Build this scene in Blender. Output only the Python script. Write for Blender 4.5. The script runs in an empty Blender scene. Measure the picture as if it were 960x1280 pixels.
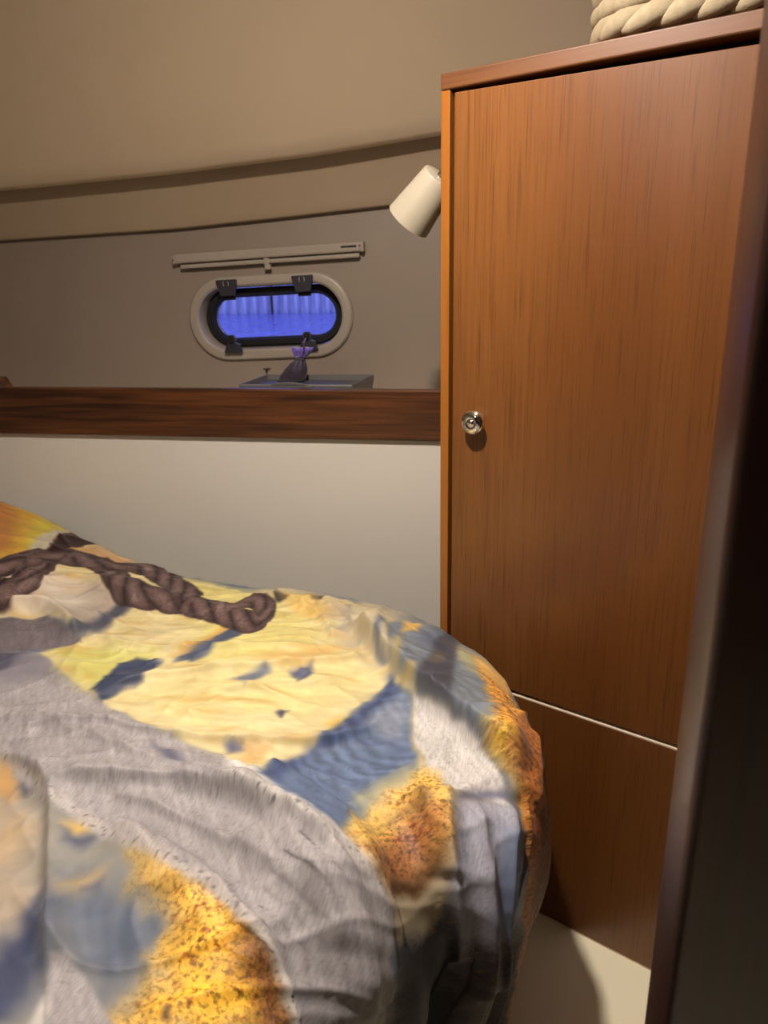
import bpy, bmesh, math, random
import numpy as np
from mathutils import Vector, Matrix
random.seed(7)
SC = bpy.context.scene
COL = SC.collection

# ---------------------------------------------------------------- camera
F_PX = 918.0
cam_data = bpy.data.cameras.new('camera')
cam = bpy.data.objects.new('camera', cam_data)
COL.objects.link(cam)
cam_data.sensor_fit = 'VERTICAL'
cam_data.sensor_height = 36.0
cam_data.lens = F_PX / 1280.0 * 36.0
cam_data.clip_start = 0.02
# rows: world X, Y, Z in camera axes (x right, y down, z forward)
R_ = np.array([[0.982569, 0.036204, -0.182232], [0.184500, -0.304235, 0.934560], [-0.021606, -0.951907, -0.305616]])
cam.matrix_world = Matrix(((R_[0][0], -R_[0][1], -R_[0][2], 0), (R_[1][0], -R_[1][1], -R_[1][2], 0),
                           (R_[2][0], -R_[2][1], -R_[2][2], 0), (0, 0, 0, 1)))
cam_data.dof.use_dof = True
cam_data.dof.focus_distance = 0.88
cam_data.dof.aperture_fstop = 12.0
SC.camera = cam

# ---------------------------------------------------------------- view, world, light
SC.view_settings.view_transform = 'Standard'
SC.view_settings.look = 'None'
SC.view_settings.gamma = 1.0
SC.view_settings.use_curve_mapping = False
SC.view_settings.exposure = 0.0
world = bpy.data.worlds.new('dusk'); SC.world = world
world.use_nodes = True
wbg = world.node_tree.nodes['Background']
wt_ = world.node_tree; wtc = wt_.nodes.new('ShaderNodeTexCoord'); wsp = wt_.nodes.new('ShaderNodeSeparateXYZ'); wrp = wt_.nodes.new('ShaderNodeValToRGB')
wt_.links.new(wtc.outputs['Generated'], wsp.inputs[0]); wt_.links.new(wsp.outputs['Z'], wrp.inputs[0]); wt_.links.new(wrp.outputs[0], wbg.inputs['Color'])
wrp.color_ramp.elements[0].position = 0.0; wrp.color_ramp.elements[0].color = (0.62, 0.66, 1.0, 1)      # blue dusk, paler at the horizon
wrp.color_ramp.elements[1].position = 0.25; wrp.color_ramp.elements[1].color = (0.10, 0.12, 0.45, 1)
wbg.inputs['Strength'].default_value = 3.6

LAMP_POS = (-0.22, 0.60, 0.530)
for kind_, watts_ in (('AREA', 12.5), ('POINT', 7.5)):   # one ceiling fitting: a downward disc and the glow of its dome
    ld = bpy.data.lights.new('ceiling_bulb', kind_)
    if kind_ == 'AREA': ld.shape = 'DISK'; ld.size = 0.055
    else: ld.shadow_soft_size = 0.028
    ld.energy = watts_; ld.color = (1.0, 0.88, 0.78)
    lo = bpy.data.objects.new('ceiling_bulb', ld); COL.objects.link(lo)
    lo.location = LAMP_POS; lo.rotation_euler = (0, 0, 0)
# second small fitting over the head of the berth, behind the camera on the left
l2 = bpy.data.lights.new('berth_bulb', 'POINT'); l2.shadow_soft_size = 0.04; l2.energy = 3.2; l2.color = (1.0, 0.87, 0.76)
lo2 = bpy.data.objects.new('berth_bulb', l2); COL.objects.link(lo2); lo2.location = (-0.81, -0.21, 0.385)
# ---------------------------------------------------------------- measured positions (metres)
LAMP_TOP = (-0.1298, 1.15, 0.1346)
LAMP_BOT = (-0.1801, 1.17, 0.0785)
BLIND_C = (-0.5532, 1.5995, 0.0512)
BLIND_ROT = -0.035
BLIND_HL = 0.2104
BLIND_TAB = 0.0035
HOOK = (-0.5732, 1.5998, -0.1932)
STUB = (-0.3204, 1.5, 0.0349)
BLK = (-1.086, 1.4, -0.188)
SACH = (-0.4609, 1.452, -0.2015)
POST = (-4.143, 12.0)
BASK = (0.2468, 0.999, 0.2435)
RIPC = (-0.1223, 0.7185)
# ---------------------------------------------------------------- duvet geometry (numpy)
FLOOR_Z = -0.99
TOP_Z = -0.50
def _hash(ix, iy, seed):
    h = (ix.astype(np.int64) * 374761393 + iy.astype(np.int64) * 668265263 + seed * 974634777) & 0xFFFFFFFF
    h = ((h ^ (h >> 13)) * 1274126177) & 0xFFFFFFFF
    return (h ^ (h >> 16)) & 0xFFFF
def noise2(x, y, seed=0):
    """gradient noise, about -1..1"""
    ix = np.floor(x); iy = np.floor(y); fx = x - ix; fy = y - iy
    ix = ix.astype(np.int64); iy = iy.astype(np.int64)
    ux = fx * fx * (3 - 2 * fx); uy = fy * fy * (3 - 2 * fy)
    def g(dx, dy):
        a = _hash(ix + dx, iy + dy, seed) * (2 * np.pi / 65536.0)
        return np.cos(a) * (fx - dx) + np.sin(a) * (fy - dy)
    n0 = g(0, 0) * (1 - ux) + g(1, 0) * ux
    n1 = g(0, 1) * (1 - ux) + g(1, 1) * ux
    return (n0 * (1 - uy) + n1 * uy) * 1.5
def fbm(x, y, seed=0, octv=3, gain=.5):
    s = 0; a = 1.0; t = 0
    for i in range(octv):
        s = s + a * noise2(x * 2 ** i, y * 2 ** i, seed + 17 * i); t += a; a *= gain
    return s / t
def sstep(e0, e1, x):
    t = np.clip((x - e0) / (e1 - e0), 0, 1); return t * t * (3 - 2 * t)
def catmull(pts, step):
    P = np.array(pts, float); out = []
    Q = np.vstack([2 * P[0] - P[1], P, 2 * P[-1] - P[-2]])
    for i in range(1, len(Q) - 2):
        n = max(2, int(np.linalg.norm(Q[i + 1] - Q[i]) / step))
        for k in range(n):
            t = k / n
            out.append(.5 * ((2 * Q[i]) + (-Q[i-1] + Q[i+1]) * t + (2*Q[i-1] - 5*Q[i] + 4*Q[i+1] - Q[i+2]) * t**2 + (-Q[i-1] + 3*Q[i] - 3*Q[i+1] + Q[i+2]) * t**3))
    out.append(P[-1]); return np.array(out)
OUTLINE = [(-1.72,1.275),(-1.2,1.275),(-.92,1.265),(-.72,1.215),(-.52,1.145),(-.36,1.115),(-.21,1.08),(-.10,1.015),(-.028,.925),
           (.018,.81),(.030,.70),(.012,.61),(-.04,.54),(-.095,.495),(-.13,.44),(-.15,.37),(-.17,.2),(-.2,0),(-.24,-.45)]
def dist_polyline(x, y, P, closed=False):
    """nearest point on polyline P: distance, arclength, side (+ left of travel)"""
    P = np.asarray(P, float)
    if closed: P = np.vstack([P, P[:1]])
    seg = P[1:] - P[:-1]; L = np.hypot(seg[:, 0], seg[:, 1]); cum = np.concatenate([[0], np.cumsum(L)])
    best = np.full(x.shape, 1e9); arc = np.zeros(x.shape); side = np.zeros(x.shape)
    cx_ = np.zeros(x.shape); cy_ = np.zeros(x.shape)
    for i in range(len(seg)):
        if L[i] < 1e-9: continue
        dx = x - P[i, 0]; dy = y - P[i, 1]
        t = np.clip((dx * seg[i, 0] + dy * seg[i, 1]) / L[i] ** 2, 0, 1)
        qx = P[i, 0] + t * seg[i, 0]; qy = P[i, 1] + t * seg[i, 1]
        d = np.hypot(x - qx, y - qy); m = d < best
        best = np.where(m, d, best); arc = np.where(m, cum[i] + t * L[i], arc)
        side = np.where(m, np.sign(seg[i, 0] * dy - seg[i, 1] * dx), side)
        cx_ = np.where(m, qx, cx_); cy_ = np.where(m, qy, cy_)
    return best, arc, side, cx_, cy_
def inside_poly(x, y, P):
    P = np.asarray(P, float); c = np.zeros(x.shape, bool); n = len(P)
    for i in range(n):
        x1, y1 = P[i]; x2, y2 = P[(i + 1) % n]
        if y1 == y2: continue
        m = ((y1 > y) != (y2 > y)) & (x < (x2 - x1) * (y - y1) / (y2 - y1) + x1)
        c ^= m
    return c
def grid_axis(lo, f0, f1, hi, fine, coarse):
    return np.concatenate([np.arange(lo, f0, coarse), np.arange(f0, f1, fine), np.arange(f1, hi, coarse), [hi]])
EDGE_R = .075
DROP = .40
def _gauss(t, w): return np.exp(-(t / w) ** 2)
def duvet_surface(A, B, ridges):
    """sheet coordinates (metres of cloth, 1-D arrays) -> world x, y, z and distance beyond the bed outline"""
    O = catmull(OUTLINE, .012)
    # nearest outline vertex, then refine on both neighbouring segments
    idx = np.empty(A.shape, int)
    CH = 20000
    for k in range(0, len(A), CH):
        a = A[k:k+CH, None] - O[None, :, 0]; b = B[k:k+CH, None] - O[None, :, 1]
        idx[k:k+CH] = np.argmin(a * a + b * b, axis=1)
    bd = np.full(A.shape, 1e9); bx = np.zeros(A.shape); by = np.zeros(A.shape); arc = np.zeros(A.shape)
    seg = O[1:] - O[:-1]; L = np.hypot(seg[:, 0], seg[:, 1]); cum = np.concatenate([[0], np.cumsum(L)])
    for o in (-1, 0):
        i = np.clip(idx + o, 0, len(seg) - 1)
        t = np.clip(((A - O[i, 0]) * seg[i, 0] + (B - O[i, 1]) * seg[i, 1]) / L[i] ** 2, 0, 1)
        qx = O[i, 0] + t * seg[i, 0]; qy = O[i, 1] + t * seg[i, 1]; d = np.hypot(A - qx, B - qy); m = d < bd
        bd = np.where(m, d, bd); bx = np.where(m, qx, bx); by = np.where(m, qy, by); arc = np.where(m, cum[i] + t * L[i], arc)
    ins = inside_poly(A, B, np.vstack([O, [(-1.72, -.45)]]))
    sd = np.where(ins, -bd, bd)
    # smooth outward normal from arclength
    tng = np.gradient(O, axis=0); tng /= np.linalg.norm(tng, axis=1)[:, None]
    nx = np.interp(arc, cum, -tng[:, 1] * -1); ny = np.interp(arc, cum, -tng[:, 0])
    nx, ny = np.interp(arc, cum, tng[:, 1]) * -1, np.interp(arc, cum, tng[:, 0])   # outline runs clockwise: outward is left of travel
    nn = np.hypot(nx, ny); nx /= nn; ny /= nn
    r = EDGE_R
    q = sd + r
    phi = np.clip(q / r, 0, np.pi / 2)
    off = np.where(q <= 0, 0, np.where(q < r * np.pi / 2, r * np.sin(phi), r))
    drop = np.where(q <= 0, 0, np.where(q < r * np.pi / 2, r * (1 - np.cos(phi)), r + (q - r * np.pi / 2)))
    base_x = np.where(q <= 0, A, bx + nx * (off - r)); base_y = np.where(q <= 0, B, by + ny * (off - r))
    # blend so points just inside do not jump
    hang = np.clip(drop - r, 0, None)
    g = sstep(.0, .20, drop)
    s = arc
    # hanging folds, strength grows with the drop
    f = .010 * np.sin(s * 46 + 1.2 * np.sin(s * 13)) + .006 * np.sin(s * 83 + 1.7 + 8 * drop)
    for (s0, w, h) in DRAPE_FOLDS:
        f = f + h * _gauss(s - s0, w)
    f = f * g - .040 * sstep(.12, .47, drop) + .012 * _gauss(drop - .12, .09)
    x = base_x + nx * f; y = base_y + ny * f
    z = TOP_Z - drop
    # the pillow end rises to the left, the middle is slightly puffed
    mound = .15 * np.exp(-(((A + 1.22) / .30) ** 2 + ((B - 1.12) / .30) ** 2)) + .03 * np.exp(-(((A + .95) / .22) ** 2 + ((B - 1.0) / .25) ** 2))
    puff = .022 * sstep(0, .5, -sd) + .010 * np.exp(-(((A + .35) / .3) ** 2 + ((B - .8) / .25) ** 2))
    z = z + (mound + puff) * np.clip(1 - drop / .4, 0, 1)
    # wrinkles along the local surface normal
    wA = A + .05 * noise2(A * 5, B * 5, 3); wB = B + .05 * noise2(A * 5, B * 5, 4)
    h = .0085 * fbm(wA * 4.5, wB * 5.5, 11, 2)
    rid = 1 - np.abs(noise2(wA * 5 + wB * 2.0, wB * 17 - wA * 3, 21)) * 2
    h = h + .0050 * np.clip(rid, 0, 1) ** 3 * (1 - sstep(.0, .1, drop))
    rid2 = 1 - np.abs(noise2(wA * 9 + 4 * wB, wB * 11 - 7 * wA, 31)) * 2
    h = h + .0030 * np.clip(rid2, 0, 1) ** 4 * (1 - sstep(.0, .1, drop))
    h = h + .0003 * noise2(A * 60, B * 75, 41)
    for (pts, hh, wl, wr) in ridges:
        P = np.array(pts); m = (A > P[:, 0].min() - .15) & (A < P[:, 0].max() + .15) & (B > P[:, 1].min() - .15) & (B < P[:, 1].max() + .15)
        if not m.any(): continue
        d, ar, side, _, _ = dist_polyline(A[m], B[m], catmull(P, .02))
        tot = np.sum(np.hypot(*(P[1:] - P[:-1]).T))
        taper = sstep(0, .12, ar / tot) * sstep(0, .12, 1 - ar / tot)
        w = np.where(side > 0, wl, wr)
        h[m] += 1.25 * hh * np.exp(-np.sqrt((d / w) ** 2 + .06) * 1.15) * (.25 + .75 * taper)
    x = x + nx * np.sin(phi) * h; y = y + ny * np.sin(phi) * h; z = z + np.cos(phi) * h
    z = np.maximum(z, FLOOR_Z + .004)
    return x, y, z, sd
DRAPE_FOLDS = [(2.215, 0.022, -0.035), (2.3, 0.035, 0.022), (2.16, 0.018, 0.012), (2.11, 0.014, -0.012)]
RIDGES = [
    ([(-0.233, 0.928), (-0.173, 0.848), (-0.12, 0.78), (-0.065, 0.723), (-0.023, 0.673), (-0.005, 0.65)], 0.0405, 0.06, 0.006),
    ([(-0.208, 1.03), (-0.198, 0.928), (-0.168, 0.848)], 0.0108, 0.01, 0.02),
    ([(-0.535, 0.575), (-0.488, 0.56), (-0.44, 0.523), (-0.398, 0.458), (-0.36, 0.398), (-0.335, 0.358)], 0.0189, 0.05, 0.005),
    ([(-0.448, 0.53), (-0.38, 0.548), (-0.318, 0.558), (-0.26, 0.555), (-0.205, 0.535), (-0.158, 0.5)], 0.02295, 0.03, 0.008),
    ([(-0.493, 0.69), (-0.433, 0.735), (-0.34, 0.77), (-0.25, 0.813), (-0.183, 0.848)], 0.013500000000000002, 0.025, 0.006),
    ([(-0.553, 0.6), (-0.498, 0.633), (-0.38, 0.63), (-0.29, 0.638), (-0.19, 0.668), (-0.148, 0.713)], 0.01215, 0.02, 0.005),
    ([(-0.575, 0.825), (-0.468, 0.805), (-0.363, 0.828), (-0.26, 0.855)], 0.0108, 0.02, 0.006),
    ([(-0.75, 0.86), (-0.69, 0.888), (-0.588, 0.813)], 0.0297, 0.02, 0.014),
    ([(-0.673, 0.92), (-0.635, 1.02), (-0.488, 0.973), (-0.355, 0.935)], 0.013500000000000002, 0.02, 0.03),
    ([(-0.363, 0.5), (-0.308, 0.47), (-0.255, 0.435), (-0.22, 0.398)], 0.008100000000000001, 0.01, 0.02),
    ([(-0.578, 0.633), (-0.52, 0.638), (-0.46, 0.605)], 0.008100000000000001, 0.01, 0.01),
    ([(-0.363, 0.598), (-0.31, 0.6), (-0.245, 0.588)], 0.006750000000000001, 0.008, 0.012),
    ([(-0.255, 0.613), (-0.183, 0.573), (-0.135, 0.54), (-0.108, 0.513)], 0.02025, 0.008, 0.045),
    ([(-0.353, 0.495), (-0.27, 0.47), (-0.205, 0.428), (-0.168, 0.403)], 0.0189, 0.008, 0.04),
    ([(-0.095, 0.613), (-0.073, 0.57), (-0.06, 0.53)], 0.016200000000000003, 0.02, 0.01),
    ([(-0.318, 1.06), (-0.25, 0.95), (-0.163, 0.918), (-0.09, 0.868)], 0.008100000000000001, 0.02, 0.02),
    ([(-0.245, 0.518), (-0.173, 0.478), (-0.133, 0.453), (-0.108, 0.418)], 0.013500000000000002, 0.03, 0.03),
    ([(-0.003, 0.778), (0.01, 0.693), (0.017, 0.633)], 0.013500000000000002, 0.012, 0.02),
    ([(-0.175, 0.53), (-0.145, 0.49), (-0.115, 0.45), (-0.088, 0.41)], 0.016200000000000003, 0.014, 0.03),
    ([(-0.133, 0.518), (-0.11, 0.488), (-0.068, 0.433)], 0.013500000000000002, 0.01, 0.02),
    ([(-0.22, 0.533), (-0.17, 0.48), (-0.143, 0.435)], 0.01215, 0.03, 0.01),
    ([(-0.063, 0.618), (-0.058, 0.545), (0.012, 0.463)], 0.0189, 0.014, 0.01),
    ([(-0.038, 0.613), (-0.018, 0.55), (0.072, 0.448)], 0.0189, 0.01, 0.014),
    ([(-0.008, 0.633), (0.01, 0.56), (0.082, 0.47)], 0.0189, 0.01, 0.014),
    ([(-0.485, 0.63), (-0.373, 0.583), (-0.298, 0.568), (-0.225, 0.55)], 0.00945, 0.02, 0.006),
    ([(-0.383, 0.535), (-0.31, 0.523), (-0.238, 0.498), (-0.183, 0.468)], 0.0108, 0.02, 0.006),
    ([(-0.37, 0.713), (-0.28, 0.745), (-0.21, 0.785)], 0.008100000000000001, 0.02, 0.005),
    ([(-0.428, 0.688), (-0.34, 0.668), (-0.248, 0.678)], 0.008100000000000001, 0.02, 0.005),
    ([(-0.398, 1.053), (-0.29, 0.96), (-0.243, 0.87)], 0.0108, 0.02, 0.006),
    ([(-0.78, 0.92), (-0.753, 0.98), (-0.685, 1.008), (-0.57, 0.953)], 0.013500000000000002, 0.03, 0.01),
    ([(-0.03, 0.753), (-0.015, 0.683), (0.002, 0.63)], 0.0108, 0.012, 0.02),
]
# the printed pattern and one fold's painted shade: (kind, outline in cloth metres, colour, edge softness, edge waviness, strength)
PRINT = [
    ('c', [(-0.633, 0.623), (-0.535, 0.575), (-0.435, 0.518), (-0.335, 0.47), (-0.255, 0.445), (-0.21, 0.425), (-0.175, 0.413), (-0.145, 0.38), (-0.345, 0.26)], (150, 150, 146), 0.006, 0.004, 1),
    ('c', [(-0.595, 0.58), (-0.53, 0.568), (-0.453, 0.518), (-0.378, 0.428), (-0.37, 0.383), (-0.398, 0.338)], (188, 172, 150), 0.03, 0.02, 0.9),
    ('c', [(-0.398, 0.338), (-0.388, 0.375), (-0.385, 0.423), (-0.358, 0.408), (-0.34, 0.368), (-0.34, 0.315), (-0.358, 0.29)], (54, 64, 98), 0.018, 0.012, 0.9),
    ('c', [(-0.375, 0.435), (-0.338, 0.448), (-0.28, 0.435), (-0.258, 0.415), (-0.26, 0.378), (-0.29, 0.35), (-0.328, 0.373), (-0.358, 0.405)], (90, 102, 124), 0.03, 0.015, 0.95),
    ('c', [(-0.403, 0.485), (-0.373, 0.505), (-0.3, 0.463), (-0.255, 0.443), (-0.278, 0.425), (-0.34, 0.435), (-0.378, 0.453)], (158, 156, 146), 0.02, 0.012, 0.7),
    ('c', [(-0.398, 0.478), (-0.38, 0.478), (-0.37, 0.493), (-0.363, 0.485), (-0.37, 0.463), (-0.388, 0.463)], (80, 88, 116), 0.01, 0.008, 0.95),
    ('c', [(-0.4, 0.483), (-0.388, 0.493), (-0.375, 0.495), (-0.373, 0.483), (-0.385, 0.475)], (232, 190, 96), 0.01, 0.008, 0.95),
    ('c', [(-0.53, 0.568), (-0.508, 0.56), (-0.483, 0.533), (-0.48, 0.518), (-0.513, 0.533)], (214, 160, 90), 0.012, 0.008, 0.85),
    ('c', [(-0.5, 0.555), (-0.483, 0.55), (-0.465, 0.53), (-0.475, 0.528)], (50, 54, 84), 0.008, 0.006, 0.9),
    ('c', [(-0.37, 0.425), (-0.353, 0.435), (-0.335, 0.443), (-0.333, 0.433), (-0.348, 0.42)], (212, 178, 118), 0.014, 0.008, 0.85),
    ('c', [(-0.345, 0.425), (-0.333, 0.435), (-0.333, 0.428)], (70, 78, 110), 0.008, 0.006, 0.9),
    ('c', [(-0.473, 0.47), (-0.463, 0.5), (-0.433, 0.483), (-0.433, 0.458), (-0.455, 0.445)], (208, 180, 140), 0.018, 0.01, 0.7),
    ('c', [(-0.335, 0.47), (-0.295, 0.465), (-0.263, 0.458), (-0.278, 0.443), (-0.315, 0.455)], (176, 160, 120), 0.012, 0.008, 0.8),
    ('g', [(-0.313, 0.463), (-0.26, 0.455), (-0.21, 0.435), (-0.178, 0.418), (-0.143, 0.383), (-0.133, 0.368), (-0.273, 0.31), (-0.27, 0.348), (-0.25, 0.375), (-0.263, 0.415), (-0.295, 0.435)], (236, 182, 76), 0.022, 0.02, 1),
    ('g', [(-0.248, 0.405), (-0.205, 0.41), (-0.185, 0.4), (-0.18, 0.378), (-0.218, 0.34), (-0.248, 0.343)], (246, 190, 52), 0.03, 0.02, 0.8),
    ('k', [(-0.21, 0.425), (-0.178, 0.418), (-0.143, 0.383), (-0.17, 0.353), (-0.185, 0.38), (-0.2, 0.398)], (104, 56, 32), 0.025, 0.02, 0.85),
    ('c', [(-0.235, 0.348), (-0.233, 0.35), (-0.23, 0.343), (-0.235, 0.343)], (40, 26, 40), 0.005, 0.004, 0.95),
    ('c', [(-0.303, 0.458), (-0.283, 0.46), (-0.275, 0.44), (-0.29, 0.44)], (240, 204, 130), 0.012, 0.008, 0.8),
    ('p', [(-0.34, 0.373), (-0.33, 0.375), (-0.303, 0.36), (-0.26, 0.328), (-0.32, 0.303), (-0.328, 0.338)], (168, 164, 166), 0.003, 0.003, 1),
    ('c', [(-0.33, 0.338), (-0.33, 0.35), (-0.32, 0.34), (-0.315, 0.32), (-0.323, 0.315)], (216, 212, 206), 0.004, 0.003, 0.9),
    ('p', [(-0.805, 0.833), (-0.688, 0.778), (-0.633, 0.78), (-0.505, 0.695), (-0.398, 0.633), (-0.298, 0.613), (-0.215, 0.553), (-0.15, 0.523), (-0.12, 0.513), (-0.1, 0.5), (-0.098, 0.463), (-0.028, 0.415), (0.3, 0.225), (0.012, 0.343), (-0.143, 0.383), (-0.173, 0.405), (-0.208, 0.423), (-0.258, 0.448), (-0.338, 0.475), (-0.405, 0.505), (-0.465, 0.54), (-0.535, 0.575), (-0.628, 0.615)], (168, 164, 166), 0.0025, 0.003, 1),
    ('b', [(-0.543, 0.588), (-0.44, 0.525), (-0.345, 0.488), (-0.258, 0.458), (-0.208, 0.435), (-0.175, 0.41), (-0.143, 0.383), (-0.148, 0.38), (-0.178, 0.403), (-0.213, 0.423), (-0.258, 0.443), (-0.333, 0.468), (-0.428, 0.505), (-0.53, 0.568)], (196, 188, 184), 0.005, 0.004, 0.8),
    ('b', [(-0.298, 0.613), (-0.215, 0.553), (-0.15, 0.523), (-0.12, 0.513), (-0.1, 0.5), (-0.108, 0.49), (-0.13, 0.498), (-0.158, 0.5), (-0.213, 0.533), (-0.275, 0.56)], (204, 200, 196), 0.004, 0.003, 0.8),
    ('c', [(-0.75, 0.763), (-0.683, 0.77), (-0.628, 0.775), (-0.553, 0.725), (-0.598, 0.718), (-0.68, 0.68)], (126, 122, 134), 0.02, 0.01, 0.8),
    ('c', [(-0.298, 0.615), (-0.218, 0.563), (-0.148, 0.525), (-0.12, 0.513), (-0.098, 0.503), (-0.103, 0.498), (-0.123, 0.508), (-0.153, 0.515), (-0.213, 0.545), (-0.29, 0.598)], (232, 230, 224), 0.0016, 0.001, 0.9),
    ('c', [(-0.21, 0.425), (-0.175, 0.413), (-0.14, 0.385), (-0.145, 0.38), (-0.178, 0.408), (-0.21, 0.423)], (222, 216, 206), 0.0016, 0.001, 0.8),
    ('c', [(-0.38, 0.615), (-0.34, 0.598), (-0.32, 0.573), (-0.345, 0.575)], (96, 98, 124), 0.008, 0.005, 0.8),
    ('c', [(-1.098, 1.198), (-1.033, 1.23), (-0.913, 1.213), (-0.783, 1.188), (-0.63, 1.12), (-0.403, 1.03), (-0.258, 1.033), (-0.098, 0.92), (-0.045, 0.805), (-0.118, 0.765), (-0.153, 0.803), (-0.19, 0.7), (-0.23, 0.595), (-0.24, 0.578), (-0.298, 0.613), (-0.398, 0.633), (-0.505, 0.695), (-0.633, 0.78), (-0.588, 0.81), (-0.673, 0.863), (-0.805, 0.833)], (228, 213, 160), 0.004, 0.003, 1),
    ('c', [(-0.7, 1.163), (-0.405, 1.038), (-0.283, 0.933), (-0.23, 0.823), (-0.338, 0.76), (-0.418, 0.773), (-0.465, 0.898), (-0.563, 0.993)], (228, 216, 134), 0.03, 0.02, 0.9),
    ('c', [(-0.625, 0.793), (-0.553, 0.81), (-0.465, 0.8), (-0.465, 0.738), (-0.493, 0.693), (-0.56, 0.728)], (214, 210, 116), 0.02, 0.012, 0.9),
    ('c', [(-0.43, 0.735), (-0.22, 0.828), (-0.175, 0.815), (-0.203, 0.71), (-0.265, 0.673), (-0.373, 0.658), (-0.453, 0.678)], (236, 222, 156), 0.03, 0.02, 0.9),
    ('c', [(-0.868, 0.985), (-0.808, 1.02), (-0.693, 1.0), (-0.603, 0.963), (-0.583, 0.84), (-0.713, 0.863), (-0.77, 0.853)], (212, 196, 178), 0.02, 0.012, 0.9),
    ('c', [(-0.74, 0.963), (-0.66, 0.948), (-0.628, 0.873), (-0.693, 0.873)], (222, 216, 200), 0.015, 0.01, 0.9),
    ('c', [(-1.153, 1.225), (-1.033, 1.23), (-0.913, 1.213), (-0.81, 1.18), (-0.77, 1.075), (-0.84, 0.988), (-0.915, 0.94)], (206, 164, 62), 0.008, 0.008, 1),
    ('c', [(-1.153, 1.225), (-1.033, 1.23), (-0.955, 1.2), (-0.91, 1.133), (-0.855, 1.035), (-0.915, 0.94)], (186, 124, 62), 0.018, 0.012, 0.95),
    ('c', [(-0.925, 1.21), (-0.885, 1.223), (-0.853, 1.218), (-0.84, 1.138), (-0.83, 1.055), (-0.858, 1.073)], (206, 188, 70), 0.012, 0.008, 0.9),
    ('c', [(-0.833, 1.025), (-0.863, 1.13), (-0.863, 1.21), (-0.855, 1.215), (-0.813, 1.085), (-0.805, 1.03)], (196, 190, 172), 0.008, 0.006, 0.95),
    ('c', [(-0.813, 1.063), (-0.833, 1.118), (-0.858, 1.213), (-0.85, 1.223), (-0.788, 1.185), (-0.798, 1.153), (-0.798, 1.085)], (44, 14, 14), 0.004, 0.006, 1),
    ('c', [(-0.805, 1.06), (-0.793, 1.145), (-0.783, 1.188), (-0.7, 1.163), (-0.688, 1.088), (-0.74, 1.075)], (206, 164, 112), 0.01, 0.006, 0.95),
    ('c', [(-0.785, 1.185), (-0.7, 1.163), (-0.705, 1.145), (-0.77, 1.15)], (226, 190, 140), 0.008, 0.005, 0.8),
    ('c', [(-0.693, 1.0), (-0.623, 0.978), (-0.605, 0.898), (-0.6, 0.82), (-0.64, 0.835)], (150, 138, 130), 0.02, 0.012, 0.5),
    ('c', [(-0.61, 0.813), (-0.613, 0.873), (-0.615, 0.96), (-0.59, 0.963), (-0.583, 0.955), (-0.583, 0.903), (-0.578, 0.848), (-0.588, 0.81)], (74, 78, 96), 0.01, 0.006, 0.95),
    ('c', [(-0.643, 1.153), (-0.585, 1.125), (-0.555, 1.118), (-0.573, 1.113), (-0.613, 1.123)], (74, 66, 66), 0.006, 0.005, 0.9),
    ('c', [(-0.435, 0.78), (-0.425, 0.828), (-0.405, 0.895), (-0.38, 0.908), (-0.38, 0.87), (-0.398, 0.805), (-0.41, 0.78)], (72, 82, 112), 0.007, 0.006, 0.95),
    ('c', [(-0.44, 0.785), (-0.433, 0.82), (-0.42, 0.908), (-0.398, 0.915), (-0.408, 0.88), (-0.418, 0.813)], (226, 176, 92), 0.008, 0.008, 0.85),
    ('c', [(-0.503, 0.698), (-0.505, 0.748), (-0.49, 0.783), (-0.45, 0.775), (-0.445, 0.72), (-0.465, 0.7), (-0.478, 0.678)], (56, 66, 96), 0.006, 0.006, 0.97),
    ('c', [(-0.815, 0.953), (-0.78, 0.943), (-0.753, 0.938), (-0.73, 0.863), (-0.768, 0.85), (-0.828, 0.93)], (52, 26, 30), 0.008, 0.006, 0.9),
    ('c', [(-0.39, 1.04), (-0.35, 1.018), (-0.36, 1.01), (-0.37, 1.003)], (40, 38, 46), 0.004, 0.005, 0.95),
    ('c', [(-0.328, 1.033), (-0.3, 1.03), (-0.303, 0.993)], (30, 28, 36), 0.004, 0.004, 0.95),
    ('c', [(-0.375, 1.028), (-0.33, 1.043), (-0.275, 1.0), (-0.283, 0.94), (-0.328, 0.963)], (232, 196, 110), 0.012, 0.008, 0.8),
    ('c', [(-0.263, 1.003), (-0.253, 1.018), (-0.233, 0.92), (-0.248, 0.91), (-0.25, 0.95)], (70, 76, 104), 0.004, 0.004, 0.9),
    ('c', [(-0.295, 1.005), (-0.265, 1.005), (-0.25, 0.93), (-0.278, 0.935)], (214, 168, 96), 0.01, 0.008, 0.7),
    ('c', [(-0.283, 0.785), (-0.263, 0.798), (-0.255, 0.81), (-0.25, 0.778), (-0.263, 0.758)], (78, 88, 128), 0.006, 0.006, 0.85),
    ('c', [(-0.35, 0.745), (-0.33, 0.76), (-0.313, 0.783), (-0.305, 0.778), (-0.318, 0.73)], (84, 94, 130), 0.006, 0.006, 0.8),
    ('c', [(-0.345, 0.783), (-0.31, 0.833), (-0.243, 0.868), (-0.23, 0.82), (-0.295, 0.785)], (226, 180, 110), 0.014, 0.012, 0.7),
    ('c', [(-0.268, 0.693), (-0.255, 0.705), (-0.258, 0.683)], (60, 60, 90), 0.004, 0.004, 0.9),
    ('c', [(-0.305, 0.63), (-0.285, 0.635), (-0.28, 0.625), (-0.295, 0.618)], (86, 90, 120), 0.006, 0.004, 0.9),
    ('c', [(-0.288, 0.633), (-0.255, 0.643), (-0.253, 0.61), (-0.273, 0.605)], (218, 170, 104), 0.01, 0.008, 0.7),
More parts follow.
